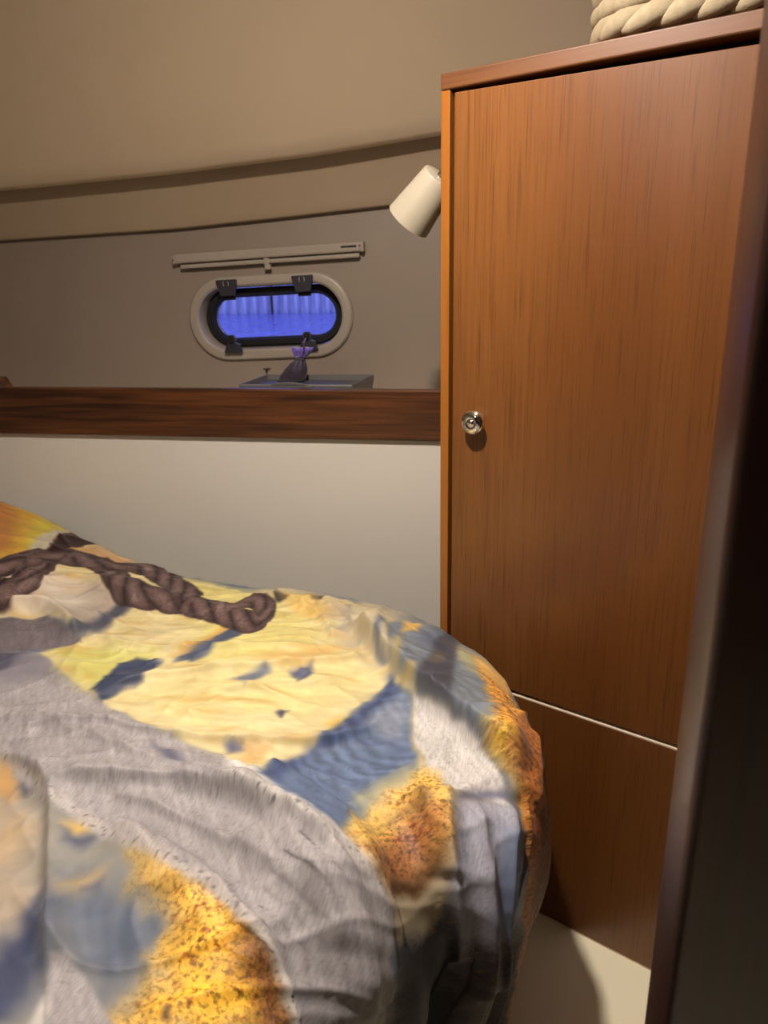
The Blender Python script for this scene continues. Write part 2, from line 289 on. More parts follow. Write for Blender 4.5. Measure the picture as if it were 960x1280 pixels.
    ('c', [(-0.21, 0.69), (-0.193, 0.708), (-0.18, 0.675), (-0.198, 0.665)], (230, 192, 90), 0.008, 0.006, 0.8),
    ('c', [(-0.19, 0.7), (-0.17, 0.718), (-0.163, 0.745), (-0.175, 0.68), (-0.195, 0.665)], (70, 82, 124), 0.006, 0.006, 0.9),
    ('c', [(-0.305, 1.018), (-0.178, 1.003), (-0.143, 0.803), (-0.178, 0.818), (-0.245, 0.88)], (196, 184, 156), 0.02, 0.012, 0.9),
    ('c', [(-0.188, 0.883), (-0.18, 0.908), (-0.175, 0.848), (-0.16, 0.82), (-0.17, 0.825), (-0.19, 0.863)], (100, 108, 128), 0.006, 0.005, 0.85),
    ('c', [(-0.178, 1.003), (-0.135, 0.968), (-0.14, 0.873), (-0.145, 0.813), (-0.158, 0.86)], (150, 146, 130), 0.01, 0.008, 0.8),
    ('c', [(-0.153, 0.805), (-0.125, 0.77), (-0.113, 0.69), (-0.095, 0.64), (-0.133, 0.603), (-0.15, 0.52), (-0.185, 0.528), (-0.245, 0.573), (-0.238, 0.615), (-0.205, 0.658), (-0.183, 0.705)], (98, 116, 148), 0.006, 0.006, 1),
    ('c', [(-0.153, 0.805), (-0.14, 0.788), (-0.158, 0.728), (-0.183, 0.668), (-0.218, 0.633), (-0.225, 0.57), (-0.245, 0.573), (-0.238, 0.615), (-0.205, 0.66), (-0.18, 0.718)], (62, 76, 118), 0.014, 0.01, 0.95),
    ('c', [(-0.133, 0.77), (-0.118, 0.728), (-0.123, 0.685), (-0.153, 0.695), (-0.17, 0.708), (-0.153, 0.748)], (176, 180, 188), 0.014, 0.006, 0.55),
    ('c', [(-0.155, 0.59), (-0.115, 0.64), (-0.098, 0.65), (-0.09, 0.635), (-0.125, 0.605), (-0.143, 0.568)], (196, 184, 130), 0.018, 0.012, 0.85),
    ('c', [(-0.175, 0.89), (-0.153, 1.0), (-0.098, 0.925), (-0.053, 0.883), (-0.013, 0.858), (0.002, 0.695), (-0.008, 0.653), (-0.013, 0.638), (-0.038, 0.673), (-0.075, 0.723), (-0.118, 0.77), (-0.16, 0.818)], (122, 132, 142), 0.004, 0.003, 1),
    ('c', [(-0.145, 0.95), (-0.098, 0.92), (-0.095, 0.848), (-0.128, 0.87)], (84, 90, 116), 0.012, 0.008, 0.5),
    ('c', [(-0.168, 0.988), (-0.138, 0.965), (-0.138, 0.91), (-0.153, 0.883)], (232, 184, 92), 0.006, 0.006, 0.9),
    ('c', [(-0.163, 0.843), (-0.15, 0.873), (-0.143, 0.805), (-0.153, 0.81)], (210, 186, 120), 0.008, 0.006, 0.8),
    ('c', [(-0.11, 0.87), (-0.093, 0.868), (-0.095, 0.828), (-0.11, 0.825)], (234, 186, 76), 0.006, 0.006, 0.9),
    ('c', [(-0.105, 0.825), (-0.088, 0.853), (-0.088, 0.808), (-0.095, 0.788)], (96, 100, 128), 0.006, 0.006, 0.8),
    ('c', [(-0.143, 0.8), (-0.123, 0.79), (-0.118, 0.775), (-0.13, 0.783)], (214, 176, 96), 0.008, 0.006, 0.8),
    ('c', [(-0.103, 0.94), (-0.053, 0.893), (-0.013, 0.863), (-0.003, 0.77), (-0.02, 0.798), (-0.058, 0.838), (-0.088, 0.883)], (174, 168, 130), 0.012, 0.006, 0.9),
    ('c', [(-0.118, 0.77), (-0.075, 0.725), (-0.038, 0.678), (-0.015, 0.638), (-0.01, 0.64), (-0.033, 0.678), (-0.07, 0.725), (-0.095, 1.138)], (62, 62, 72), 0.006, 0.003, 0.8),  # not print: shadow line under the shoulder fold, painted into the cloth colour
    ('g', [(-0.055, 0.898), (-0.008, 0.885), (0.01, 0.768), (0.052, 0.675), (0.137, 0.665), (0.29, 0.548), (0.47, 0.558), (0.34, 0.563), (0.11, 0.57), (0.025, 0.603), (-0.003, 0.643), (-0.015, 0.658), (-0.033, 0.68), (-0.03, 0.72)], (226, 160, 70), 0.008, 0.008, 1),
    ('g', [(-0.04, 0.69), (-0.02, 0.685), (-0.008, 0.66), (-0.0, 0.64), (-0.018, 0.653)], (240, 190, 60), 0.01, 0.008, 0.9),
    ('c', [(-0.06, 0.903), (-0.028, 0.898), (0.007, 0.89), (-0.018, 0.818), (-0.048, 0.855)], (238, 190, 110), 0.006, 0.004, 0.9),
    ('k', [(-0.003, 0.77), (0.015, 0.77), (0.052, 0.675), (0.137, 0.665), (0.29, 0.548), (0.47, 0.525), (0.34, 0.563), (0.117, 0.575), (0.155, 0.74), (-0.0, 0.643), (-0.015, 0.658)], (98, 56, 36), 0.01, 0.01, 0.85),
    ('k', [(0.005, 0.668), (0.055, 0.675), (0.137, 0.665), (0.29, 0.548), (0.47, 0.558), (0.34, 0.563), (0.132, 0.59), (0.037, 0.613)], (48, 28, 24), 0.014, 0.012, 0.7),
    ('p', [(-0.12, 0.768), (-0.093, 0.743), (-0.053, 0.7), (-0.03, 0.668), (-0.013, 0.638), (-0.008, 0.618), (-0.025, 0.62), (-0.058, 0.615), (-0.085, 0.64), (-0.11, 0.69)], (214, 210, 206), 0.0025, 0.003, 1),
    ('c', [(-0.05, 0.618), (-0.01, 0.635), (-0.003, 0.63), (-0.033, 0.613), (-0.053, 0.605)], (92, 94, 124), 0.006, 0.006, 0.8),
    ('p', [(-0.088, 0.628), (-0.065, 0.595), (-0.033, 0.615), (-0.008, 0.62), (0.025, 0.603), (0.152, 0.563), (0.34, 0.563), (0.47, 0.525), (0.267, 0.265), (-0.013, 0.46), (-0.06, 0.533), (-0.065, 0.58)], (166, 166, 180), 0.006, 0.005, 1),
    ('c', [(-0.015, 0.593), (0.015, 0.613), (0.152, 0.563), (0.247, 0.523), (-0.003, 0.52)], (120, 136, 170), 0.014, 0.006, 0.8),
    ('g', [(-0.145, 0.523), (-0.135, 0.58), (-0.11, 0.608), (-0.098, 0.64), (-0.073, 0.643), (-0.058, 0.595), (-0.063, 0.553), (-0.065, 0.535), (-0.078, 0.513), (-0.098, 0.505), (-0.12, 0.51)], (230, 186, 92), 0.01, 0.01, 1),
    ('g', [(-0.135, 0.518), (-0.103, 0.57), (-0.09, 0.585), (-0.065, 0.588), (-0.065, 0.555), (-0.068, 0.535), (-0.083, 0.513), (-0.103, 0.505), (-0.12, 0.51)], (150, 98, 52), 0.016, 0.01, 0.95),
    ('c', [(-0.105, 0.515), (-0.08, 0.53), (-0.07, 0.545), (-0.065, 0.535), (-0.078, 0.513), (-0.098, 0.505)], (64, 40, 30), 0.012, 0.01, 0.85),
    ('c', [(-0.093, 0.6), (-0.075, 0.598), (-0.083, 0.578), (-0.1, 0.578), (-0.123, 0.563), (-0.12, 0.578)], (112, 76, 44), 0.012, 0.01, 0.6),
    ('c', [(-0.145, 0.528), (-0.123, 0.59), (-0.113, 0.585), (-0.13, 0.545), (-0.138, 0.523)], (240, 206, 116), 0.01, 0.008, 0.9),
    ('c', [(-0.103, 0.503), (-0.078, 0.513), (-0.065, 0.535), (-0.063, 0.553), (-0.05, 0.515), (-0.04, 0.478), (-0.053, 0.465), (-0.095, 0.47)], (190, 174, 144), 0.006, 0.006, 1),
    ('k', [(-0.093, 0.478), (-0.048, 0.49), (-0.05, 0.515), (0.117, 0.405), (0.275, 0.285), (0.3, 0.225), (0.037, 0.368), (-0.035, 0.42)], (18, 18, 38), 0.012, 0.008, 1),
    ('k', [(-0.01, 0.488), (0.01, 0.513), (0.19, 0.588), (0.34, 0.563), (0.46, 0.52), (0.297, 0.238), (0.065, 0.423)], (40, 32, 38), 0.02, 0.015, 0.95),
    ('p', [(-0.81, 0.84), (-0.743, 0.85), (-0.673, 0.863), (-0.618, 0.825), (-0.583, 0.808), (-0.625, 0.79), (-0.683, 0.77), (-0.75, 0.763)], (116, 108, 112), 0.003, 0.003, 1),
    ('c', [(-0.75, 0.763), (-0.683, 0.77), (-0.643, 0.783), (-0.643, 0.733), (-0.653, 0.7), (-0.698, 0.7)], (76, 78, 98), 0.01, 0.006, 0.8),
]
ROPE_PRINT = [
    ([(-0.8, 0.875), (-0.793, 0.918), (-0.773, 0.943), (-0.798, 1.018), (-0.823, 1.023), (-0.833, 0.975), (-0.848, 0.94)], 0.022420000000000002, 0.052),
    ([(-0.81, 1.043), (-0.778, 1.088), (-0.715, 1.085), (-0.643, 1.013), (-0.593, 0.973), (-0.548, 0.975), (-0.488, 0.96)], 0.015340000000000001, 0.05),
    ([(-0.775, 1.085), (-0.713, 1.09), (-0.67, 1.125), (-0.608, 1.09), (-0.513, 0.995)], 0.015340000000000001, 0.05),
    ([(-0.498, 0.965), (-0.44, 0.943), (-0.393, 0.92), (-0.368, 0.923), (-0.383, 0.98), (-0.41, 1.005), (-0.423, 0.973), (-0.43, 0.948)], 0.01416, 0.04),
]
# ---------------------------------------------------------------- helpers
def lin(c):
    c = [v / 255.0 for v in c]
    return tuple(v / 12.92 if v <= .04045 else ((v + .055) / 1.055) ** 2.4 for v in c)
def mat(name, rgb, rough=.5, metal=0, coat=0, spec=.5):
    m = bpy.data.materials.new(name); m.use_nodes = True
    b = m.node_tree.nodes['Principled BSDF']
    b.inputs['Base Color'].default_value = (*lin(rgb), 1)
    b.inputs['Roughness'].default_value = rough; b.inputs['Metallic'].default_value = metal
    b.inputs['Coat Weight'].default_value = coat; b.inputs['Specular IOR Level'].default_value = spec
    return m
def N(m, t, **k):
    n = m.node_tree.nodes.new(t)
    for a, v in k.items():
        if a in n.inputs: n.inputs[a].default_value = v
        else: setattr(n, a, v)
    return n
def LK(m, a, b): m.node_tree.links.new(a, b)
def bsdf(m): return m.node_tree.nodes['Principled BSDF']
def noisy(m, rgb2, scale=6, amount=.5, bump=.0, bscale=200, space='Object', stretch=(1, 1, 1), bdist=.001):
    """mottle the base colour and add a little relief"""
    tc = N(m, 'ShaderNodeTexCoord'); mp = N(m, 'ShaderNodeMapping'); mp.inputs['Scale'].default_value = stretch
    LK(m, tc.outputs[space], mp.inputs['Vector'])
    nz = N(m, 'ShaderNodeTexNoise', Scale=scale, Detail=4.0); LK(m, mp.outputs[0], nz.inputs['Vector'])
    mx = N(m, 'ShaderNodeMix', data_type='RGBA')
    c1 = bsdf(m).inputs['Base Color'].default_value[:]
    rp = N(m, 'ShaderNodeMapRange'); rp.inputs['From Min'].default_value = .35; rp.inputs['From Max'].default_value = .65
    rp.inputs['To Max'].default_value = amount
    LK(m, nz.outputs[0], rp.inputs['Value']); LK(m, rp.outputs[0], mx.inputs['Factor'])
    mx.inputs[6].default_value = c1; mx.inputs[7].default_value = (*lin(rgb2), 1)
    LK(m, mx.outputs[2], bsdf(m).inputs['Base Color'])
    if bump:
        n2 = N(m, 'ShaderNodeTexNoise', Scale=bscale, Detail=2.0); LK(m, tc.outputs[space], n2.inputs['Vector'])
        bp = N(m, 'ShaderNodeBump', Strength=bump, Distance=bdist); LK(m, n2.outputs[0], bp.inputs['Height'])
        LK(m, bp.outputs[0], bsdf(m).inputs['Normal'])
    return m
def wood(name, light, dark, pore, along='Z', rough=.33, fine=330., broad=14., coat=.15, bumpy=.12):
    """straight grained veneer running along one axis of the object"""
    m = mat(name, light, rough, coat=coat); m.node_tree.nodes['Principled BSDF'].inputs['Coat Roughness'].default_value = .25
    tc = N(m, 'ShaderNodeTexCoord')
    def tex(scale, squash, detail, seed):
        mp = N(m, 'ShaderNodeMapping')
        s = [scale] * 3; s['XYZ'.index(along)] = scale * squash
        mp.inputs['Scale'].default_value = s; mp.inputs['Location'].default_value = (seed, seed * 1.7, seed * .6)
        LK(m, tc.outputs['Object'], mp.inputs['Vector'])
        nz = N(m, 'ShaderNodeTexNoise', Scale=1.0, Detail=detail, Roughness=.6); LK(m, mp.outputs[0], nz.inputs['Vector'])
        return nz.outputs[0]
    t_f = tex(fine, .02, 3., 3.1); t_b = tex(broad, .05, 2., 8.3); t_m = tex(fine * .3, .012, 2., 5.2)
    def rng(x, a, b, c=0., d=1.):
        r = N(m, 'ShaderNodeMapRange'); r.inputs['From Min'].default_value = a; r.inputs['From Max'].default_value = b
        r.inputs['To Min'].default_value = c; r.inputs['To Max'].default_value = d; LK(m, x, r.inputs['Value']); return r.outputs[0]
    def mix(fac, a, b):
        x = N(m, 'ShaderNodeMix', data_type='RGBA'); LK(m, fac, x.inputs['Factor'])
        if isinstance(a, tuple): x.inputs[6].default_value = a
        else: LK(m, a, x.inputs[6])
        if isinstance(b, tuple): x.inputs[7].default_value = b
        else: LK(m, b, x.inputs[7])
        return x.outputs[2]
    c = mix(rng(t_b, .35, .65), (*lin(light), 1), (*lin(dark), 1))
    c = mix(rng(t_m, .42, .62, 0, .32), c, (*lin(dark), 1))
    c = mix(rng(t_f, .52, .70, 0, .55), c, (*lin(pore), 1))
    LK(m, c, bsdf(m).inputs['Base Color'])
    bp = N(m, 'ShaderNodeBump', Strength=bumpy, Distance=.0004); LK(m, t_f, bp.inputs['Height']); LK(m, bp.outputs[0], bsdf(m).inputs['Normal'])
    return m
def link(name, me, m=None, parent=None, smooth=False):
    o = bpy.data.objects.new(name, me); COL.objects.link(o)
    if m is not None and not me.materials: me.materials.append(m)
    if parent is not None: o.parent = parent
    if smooth: me.polygons.foreach_set('use_smooth', [True] * len(me.polygons))
    return o
def obj(name, bm, m, parent=None, smooth=False, mtx=None, auto=False):
    me = bpy.data.meshes.new(name)
    if mtx is not None: bm.transform(mtx)
    bmesh.ops.recalc_face_normals(bm, faces=bm.faces)
    bm.to_mesh(me); bm.free()
    o = link(name, me, m, parent, smooth or auto)
    if auto: me.set_sharp_from_angle(angle=math.radians(35))
    return o
def box(x0, x1, y0, y1, z0, z1, bev=0, seg=2):
    bm = bmesh.new(); bmesh.ops.create_cube(bm, size=1)
    for v in bm.verts:
        v.co = Vector(((x0 + x1) / 2 + v.co.x * (x1 - x0), (y0 + y1) / 2 + v.co.y * (y1 - y0), (z0 + z1) / 2 + v.co.z * (z1 - z0)))
    if bev: bmesh.ops.bevel(bm, geom=bm.edges[:], offset=bev, segments=seg, affect='EDGES', profile=.5)
    return bm
def prism(pts, axis, a, b, bev=0, seg=2):
    """polygon pts (2-D) extruded along axis from a to b"""
    bm = bmesh.new()
    def P(p, t): return {'X': (t, p[0], p[1]), 'Y': (p[0], t, p[1]), 'Z': (p[0], p[1], t)}[axis]
    v0 = [bm.verts.new(P(p, a)) for p in pts]; v1 = [bm.verts.new(P(p, b)) for p in pts]
    n = len(pts); bm.faces.new(v0); bm.faces.new(v1[::-1])
    for i in range(n): bm.faces.new((v0[i], v1[i], v1[(i + 1) % n], v0[(i + 1) % n]))
    bmesh.ops.recalc_face_normals(bm, faces=bm.faces)
    if bev: bmesh.ops.bevel(bm, geom=bm.edges[:], offset=bev, segments=seg, affect='EDGES', profile=.5)
    return bm
def lathe(profile, n=40, caps=True):
    """profile of (radius, z); revolved about Z"""
    bm = bmesh.new(); rings = []
    for r, z in profile:
        rings.append([bm.verts.new((r * math.cos(2 * math.pi * k / n), r * math.sin(2 * math.pi * k / n), z)) for k in range(n)] if r > 1e-6 else [bm.verts.new((0, 0, z))])
    for a, b in zip(rings, rings[1:]):
        for k in range(n):
            k2 = (k + 1) % n
            if len(a) == 1 and len(b) == 1: continue
            if len(a) == 1: bm.faces.new((a[0], b[k], b[k2]))
            elif len(b) == 1: bm.faces.new((a[k], a[k2], b[0]))
            else: bm.faces.new((a[k], a[k2], b[k2], b[k]))
    return bm
def tube(pts, r, n=10, rads=None):
    bm = bmesh.new(); P = [Vector(p) for p in pts]; rings = []; up = Vector((.13, .21, .97))
    for i, p in enumerate(P):
        t = (P[min(i + 1, len(P) - 1)] - P[max(i - 1, 0)]).normalized()
        a = t.cross(up).normalized(); b = t.cross(a).normalized(); rr = rads[i] if rads else r
        rings.append([bm.verts.new(p + a * rr * math.cos(2 * math.pi * k / n) + b * rr * math.sin(2 * math.pi * k / n)) for k in range(n)])
    for u, v in zip(rings, rings[1:]):
        for k in range(n): bm.faces.new((u[k], u[(k + 1) % n], v[(k + 1) % n], v[k]))
    bm.faces.new(rings[0]); bm.faces.new(rings[-1][::-1])
    return bm
def empty(name, loc=(0, 0, 0), rz=0.0, parent=None):
    o = bpy.data.objects.new(name, None); COL.objects.link(o); o.location = loc; o.rotation_euler = (0, 0, rz)
    o.empty_display_size = .05
    if parent: o.parent = parent
    return o
def tag(o, label, cat, group=None):
    o['label'] = label; o['category'] = cat
    if group: o['group'] = group
    return o
def struct(o): o['kind'] = 'structure'; return o
def axes_to(loc, zdir, xhint=(1, 0, 0)):
    z = Vector(zdir).normalized(); x = (Vector(xhint) - z * z.dot(Vector(xhint))).normalized(); y = z.cross(x)
    return Matrix(((x.x, y.x, z.x, loc[0]), (x.y, y.y, z.y, loc[1]), (x.z, y.z, z.z, loc[2]), (0, 0, 0, 1)))

# ---------------------------------------------------------------- materials
M_liner = noisy(mat('cream_hull_liner', (143, 129, 114), .5), (136, 121, 106), 3, .6, bump=.15, bscale=500)
M_ceiling = noisy(mat('cream_ceiling_gelcoat', (212, 192, 162), .32), (202, 182, 152), 2.5, .6)
M_cove = noisy(mat('warm_cove_liner', (172, 152, 126), .5), (164, 144, 118), 3, .6)
M_panel = noisy(mat('white_laminate_panel', (220, 217, 208), .35), (214, 211, 200), 4, .5)
M_floor = noisy(mat('cream_floor_gelcoat', (250, 243, 212), .35), (244, 236, 202), 5, .6, bump=.1, bscale=60)
M_teak = wood('teak_veneer', (126, 80, 38), (105, 62, 26), (68, 38, 17), 'Z', fine=520., broad=5.)
M_teak_edge = wood('teak_edging', (158, 98, 38), (140, 83, 29), (104, 58, 20), 'Z', fine=200)
M_teak_top = wood('teak_top_edging', (108, 66, 30), (92, 53, 24), (66, 36, 16), 'X', fine=240, coat=.05, rough=.45)
M_mahogany = wood('dark_mahogany', (104, 60, 28), (50, 26, 12), (30, 15, 7), 'X', rough=.32, fine=300, broad=75, coat=.3)
M_jamb = wood('dark_red_jamb_wood', (56, 27, 19), (44, 20, 14), (28, 12, 8), 'Z', rough=.35, fine=180, coat=.2)
M_darkwall = mat('dark_saloon_wood', (48, 24, 16), .5)
M_edging = mat('pale_edge_band', (232, 214, 186), .35)
M_white = noisy(mat('off_white_plastic', (160, 149, 135), .38), (152, 141, 127), 12, .4)
M_shade = mat('white_enamel', (180, 172, 152), .28)
M_chrome = mat('chrome', (235, 232, 228), .07, 1)
M_steel = mat('brushed_steel', (150, 142, 130), .3, 1)
M_black = mat('black_rubber', (6, 6, 8), .75)
M_hinge = mat('dark_grey_plastic', (44, 44, 50), .45)
M_grey = noisy(mat('grey_plastic', (98, 95, 94), .4), (90, 88, 88), 30, .4)
M_gap_shade = mat('gap_shade_black', (14, 9, 8), .9)  # near black, stands in for the shade inside the door gaps
M_greyd = mat('dark_grey_tray_floor', (70, 70, 76), .45)
M_rope = noisy(mat('cotton_cord', (166, 152, 124), .85), (140, 126, 98), 60, .7, bump=.5, bscale=350)
M_quilt_dark = mat('bed_base_dark', (70, 56, 44), .6)
M_mattress = mat('mattress_ticking', (196, 190, 178), .8)

# ---------------------------------------------------------------- the setting
XL, XR, YB, YW = -1.72, 1.30, -1.2, 1.60
xs = [-1.72, -1.19, -.85, -.52, -.18, .15, .5, 1.3]
def e2(x):  # lower edge of the ceiling panel (y 1.40)
    return float(np.interp(x, [-1.72, -1.02, -.70, -.40, -.16, .1, .5, 1.3], [.172, .191, .203, .221, .243, .262, .285, .31]))
def e1(x):  # seam between cove and hull liner (y 1.60)
    return float(np.interp(x, [-1.72, -1.19, -.75, -.5, -.18, .1, .5, 1.3], [.085, .098, .109, .124, .146, .160, .18, .20]))
def sheet(name, rows, m, thick=.008):
    """rows: functions x -> (y, z); a strip of liner lofted along x, with real thickness"""
    X = np.linspace(XL, XR, 61); bm = bmesh.new()
    g = [[bm.verts.new((x, *r(x))) for x in X] for r in rows]
    for a, b in zip(g, g[1:]):
        for i in range(len(X) - 1): bm.faces.new((a[i], a[i + 1], b[i + 1], b[i]))
    o = obj(name, bm, m, smooth=True)
    s = o.modifiers.new('thick', 'SOLIDIFY'); s.thickness = thick; s.offset = 0
    return o
# ceiling: from the edge over the shelf it sweeps up and flattens overhead
def cr(dy, dz, w=1.0):
    return lambda x: (1.50 + dy, e2(x) * 1.071 * w + (1 - w) * .25 + dz)
rows = [cr(.012, -.006), cr(.0, -.010), cr(-.012, -.004), cr(-.03, .018), cr(-.08, .075), cr(-.14, .137), cr(-.22, .20, .9),
        cr(-.32, .26, .8), cr(-.46, .31, .6), cr(-.65, .335, .3), cr(-.9, .345, 0), cr(-1.6, .35, 0), cr(-2.6, .35, 0)]
ceil_o = struct(sheet('ceiling', rows, M_ceiling))
struct(sheet('trim_1', [lambda x: (1.510, e2(x) * 1.071 + .026), lambda x: (1.530, e2(x) * 1.071 + .016), lambda x: (1.555, e1(x) + .070), lambda x: (1.568, e1(x) + .045),
                        lambda x: (1.580, e1(x) + .020), lambda x: (1.587, e1(x) + .003), lambda x: (1.5905, e1(x) - .001)], M_cove, .006))
# hull wall above the shelf with a stadium hole for the portlight
WC = Vector((-.5575, 1.60, -.0800)); WTILT = math.radians(1.9)
def stad(hw, hh, n=14):
    """stadium outline, half width hw, half height hh"""
    c = hw - hh; p = []
    for k in range(n + 1):
        a = -math.pi / 2 + math.pi * k / n; p.append((c + hh * math.cos(a), hh * math.sin(a)))
    for k in range(n + 1):
        a = math.pi / 2 + math.pi * k / n; p.append((-c + hh * math.cos(a), hh * math.sin(a)))
    return p
def wloc(p, y=0):   # portlight plane -> world
    ca, sa = math.cos(WTILT), math.sin(WTILT)
    return (WC.x + p[0] * ca - p[1] * sa, WC.y + y, WC.z + p[0] * sa + p[1] * ca)
def ring_solid(prof, nn=14):
    """prof: list of (hw, hh, y); loft stadium loops into a closed ring section"""
    bm = bmesh.new(); L = [[bm.verts.new(wloc(p, y)) for p in stad(hw, hh, nn)] for hw, hh, y in prof]
    for a, b in zip(L, L[1:] + L[:1]):
        n = len(a)
        for k in range(n): bm.faces.new((a[k], a[(k + 1) % n], b[(k + 1) % n], b[k]))
    return bm
HOLE = (.166, .070)
bm = bmesh.new()
hp = stad(*HOLE)
for side_y in (0.0, .055):
    inner = [bm.verts.new(wloc(p, side_y)) for p in hp]
    outer = []
    for p in hp:
        a = math.atan2(p[1] * 1.0, p[0]); dx, dz = math.cos(a), math.sin(a)
        tx = ((XR if dx > 0 else XL) - WC.x) / dx if abs(dx) > 1e-6 else 1e9
        tz = ((.26 if dz > 0 else -.52) - WC.z) / dz if abs(dz) > 1e-6 else 1e9
        t = min(tx, tz); outer.append(bm.verts.new((WC.x + dx * t, WC.y + side_y, WC.z + dz * t)))
    for cxn, czn in ((XR, .26), (XL, .26), (XL, -.52), (XR, -.52)):
        j = min(range(len(outer)), key=lambda i: (outer[i].co.x - cxn) ** 2 + (outer[i].co.z - czn) ** 2)
        outer[j].co = Vector((cxn, WC.y + side_y, czn))
    n = len(hp)
    for k in range(n): bm.faces.new((inner[k], inner[(k + 1) % n], outer[(k + 1) % n], outer[k]))
    if side_y == 0: keep = inner
    else:
        for k in range(n): bm.faces.new((keep[k], keep[(k + 1) % n], inner[(k + 1) % n], inner[k]))
struct(obj('wall_hull', bm, M_liner))
struct(obj('wall_left', box(XL - .05, XL, YB, 1.66, FLOOR_Z - .05, .75), M_liner))
struct(obj('wall_right', box(XR, XR + .05, YB, 1.66, FLOOR_Z - .05, .75), M_darkwall))
struct(obj('wall_rear', box(XL - .05, XR + .05, YB - .05, YB, FLOOR_Z - .05, .75), M_darkwall))
struct(obj('wall_back', box(XL, .11, 1.310, 1.325, FLOOR_Z, -.262), M_panel))
struct(obj('floor', box(XL - .05, XR + .05, YB - .05, 1.66, FLOOR_Z - .05, FLOOR_Z), M_floor))
struct(obj('roof_deck', box(XL - .05, XR + .05, YB - .05, 1.9, .75, .8), M_darkwall))
struct(obj('wall_topside', box(XL - .05, XR + .05, 1.655, 1.70, .2, .78), M_darkwall))
# shelf behind the fiddle rail
sh = obj('shelf', box(XL, .12, 1.3205, 1.599, -.262, -.250), M_panel); sh['kind'] = 'structure'
RT = -.192
ro = obj('trim_2', box(XL, .03, 1.300, 1.3195, -.2875, -.1945, .003, 3), M_mahogany); struct(ro)

# door frame close to the camera on the right
dj = struct(empty('door_1', (.085, .355, FLOOR_Z)))
bm = box(0, .42, -.046, 0.0, .001, 1.57, .006, 4)
obj('jamb', bm, M_jamb, dj, auto=True)
# bulkhead continuing to the right of the jamb
struct(obj('wall_front', box(.50, XR, .235, .285, FLOOR_Z, .60), M_darkwall))

# ---------------------------------------------------------------- tall cabinet
CA = math.atan2(-.4331, .9014)
CW, CD, CH = .58, .36, .2405 - FLOOR_Z
cab = tag(empty('cabinet', (-.118, 1.0434, FLOOR_Z), CA),
          'tall teak veneer cabinet with chrome knob, standing at the foot of the bed', 'cabinet')
# local frame: x along the front, y = depth (0 is the front), z up from the floor
obj('side_panel', box(0, .0135, 0, CD, 0, CH - .0195, .0012, 2), M_teak_edge, cab)
obj('side_panel', box(CW - .0175, CW, 0, CD, 0, CH - .0195, .0012, 2), M_teak_edge, cab)
obj('top_board', box(0, CW, -.001, CD, CH - .019, CH, .0022, 3), M_teak_top, cab)
obj('back_panel', box(.018, CW - .018, CD - .012, CD - .002, .02, CH - .02), M_darkwall, cab)
obj('bottom_board', box(.018, CW - .018, .03, CD - .013, .015, .03), M_darkwall, cab)
obj('gap_shade_board', box(.0137, CW - .018, .030, .040, .03, CH - .0196), M_gap_shade, cab)  # board behind the door, coloured black so the gaps read as deep shade
ZG = -.602 - FLOOR_Z     # height of the gap between door and lower panel
dr = obj('door', prism([(.0198, ZG + .003), (CW - .021, ZG + .003), (CW - .021, CH - .0345), (.0198, CH - .0232)], 'Y', .0005, .0185, .0013, 2), M_teak, cab)
obj('lower_panel', box(.0198, CW - .021, .0005, .0185, .003, ZG - .0042, .0008, 1), M_teak, cab)
obj('edge_band', box(.0225, CW - .021, .0003, .0185, ZG - .0042, ZG - .0016, .0004, 1), M_edging, cab)['label'] = 'pale edge band on top of the lower panel'  # pale edging, with the light this top edge catches put into its colour
obj('edge_band', box(.0225, CW - .021, .0300, .0008, .0002, .0028), M_edging, cab)['label'] = 'pale line at the foot of the panel'
# chrome push knob
kx, kz = .0602, -.1945 - FLOOR_Z
kn = obj('knob', lathe([(0, .0196), (.0052, .0196), (.0060, .0189), (.0068, .0196), (.0105, .0190), (.0140, .0176), (.0164, .0156), (.0172, .0138), (.0164, .0122), (.0120, .0106), (.0088, .0080), (.0088, .000)], 48),
         M_chrome, cab, True, axes_to((kx, .0005, kz), (0, -1, 0)))
# make the knob a piece of the door
kn.parent = dr; kn['label'] = 'round chrome push knob'
obj('knob_button', lathe([(0, .0210), (.003, .0207), (.0048, .0198), (.0048, .0185)], 32), M_chrome, dr, True, axes_to((kx, .0005, kz), (0, -1, 0)))

# ---------------------------------------------------------------- reading lamp on the side of the cabinet
def cabpt(x, y, z): return (-.118 + math.cos(CA) * x - math.sin(CA) * y, 1.0434 + math.sin(CA) * x + math.cos(CA) * y, z)
lamp = tag(empty('reading_lamp', cabpt(0, .10, .16)), 'small white cylindrical reading lamp tilted down, on the left side of the teak cabinet', 'lamp')
inv = Matrix.Translation(Vector(lamp.location)).inverted()
LT = Vector(LAMP_TOP); LB = Vector(LAMP_BOT); ax = (LB - LT).normalized(); LL = (LB - LT).length
mt = inv @ axes_to(LT, ax)
obj('lamp_shade', lathe([(0, 0), (.0225, 0), (.0262, .0015), (.0272, .004), (.0352, LL - .002), (.0356, LL), (.0340, LL), (.0258, .006), (0, .004)], 56), M_shade, lamp, False, mt, auto=True)
obj('bulb', lathe([(0, .010), (.012, .012), (.016, .03), (.014, .045), (0, .052)], 24), mat('frosted_bulb', (220, 214, 200), .3), lamp, True, mt)
obj('swivel_collar', lathe([(0, -.014), (.0052, -.014), (.0062, -.012), (.0062, 0), (0, 0)], 20), M_steel, lamp, False, mt, auto=True)
base = Vector(cabpt(-.0005, .105, LT.z + .012)); out = (Vector(cabpt(-1, 0, 0)) - Vector(cabpt(0, 0, 0)))
nb = LT - ax * .012
obj('arm', tube([base + out * .003, base + out * .02, (nb + base + out * .02) / 2 + Vector((0, 0, .004)), nb], .0032, 12), M_steel, lamp, True, inv)
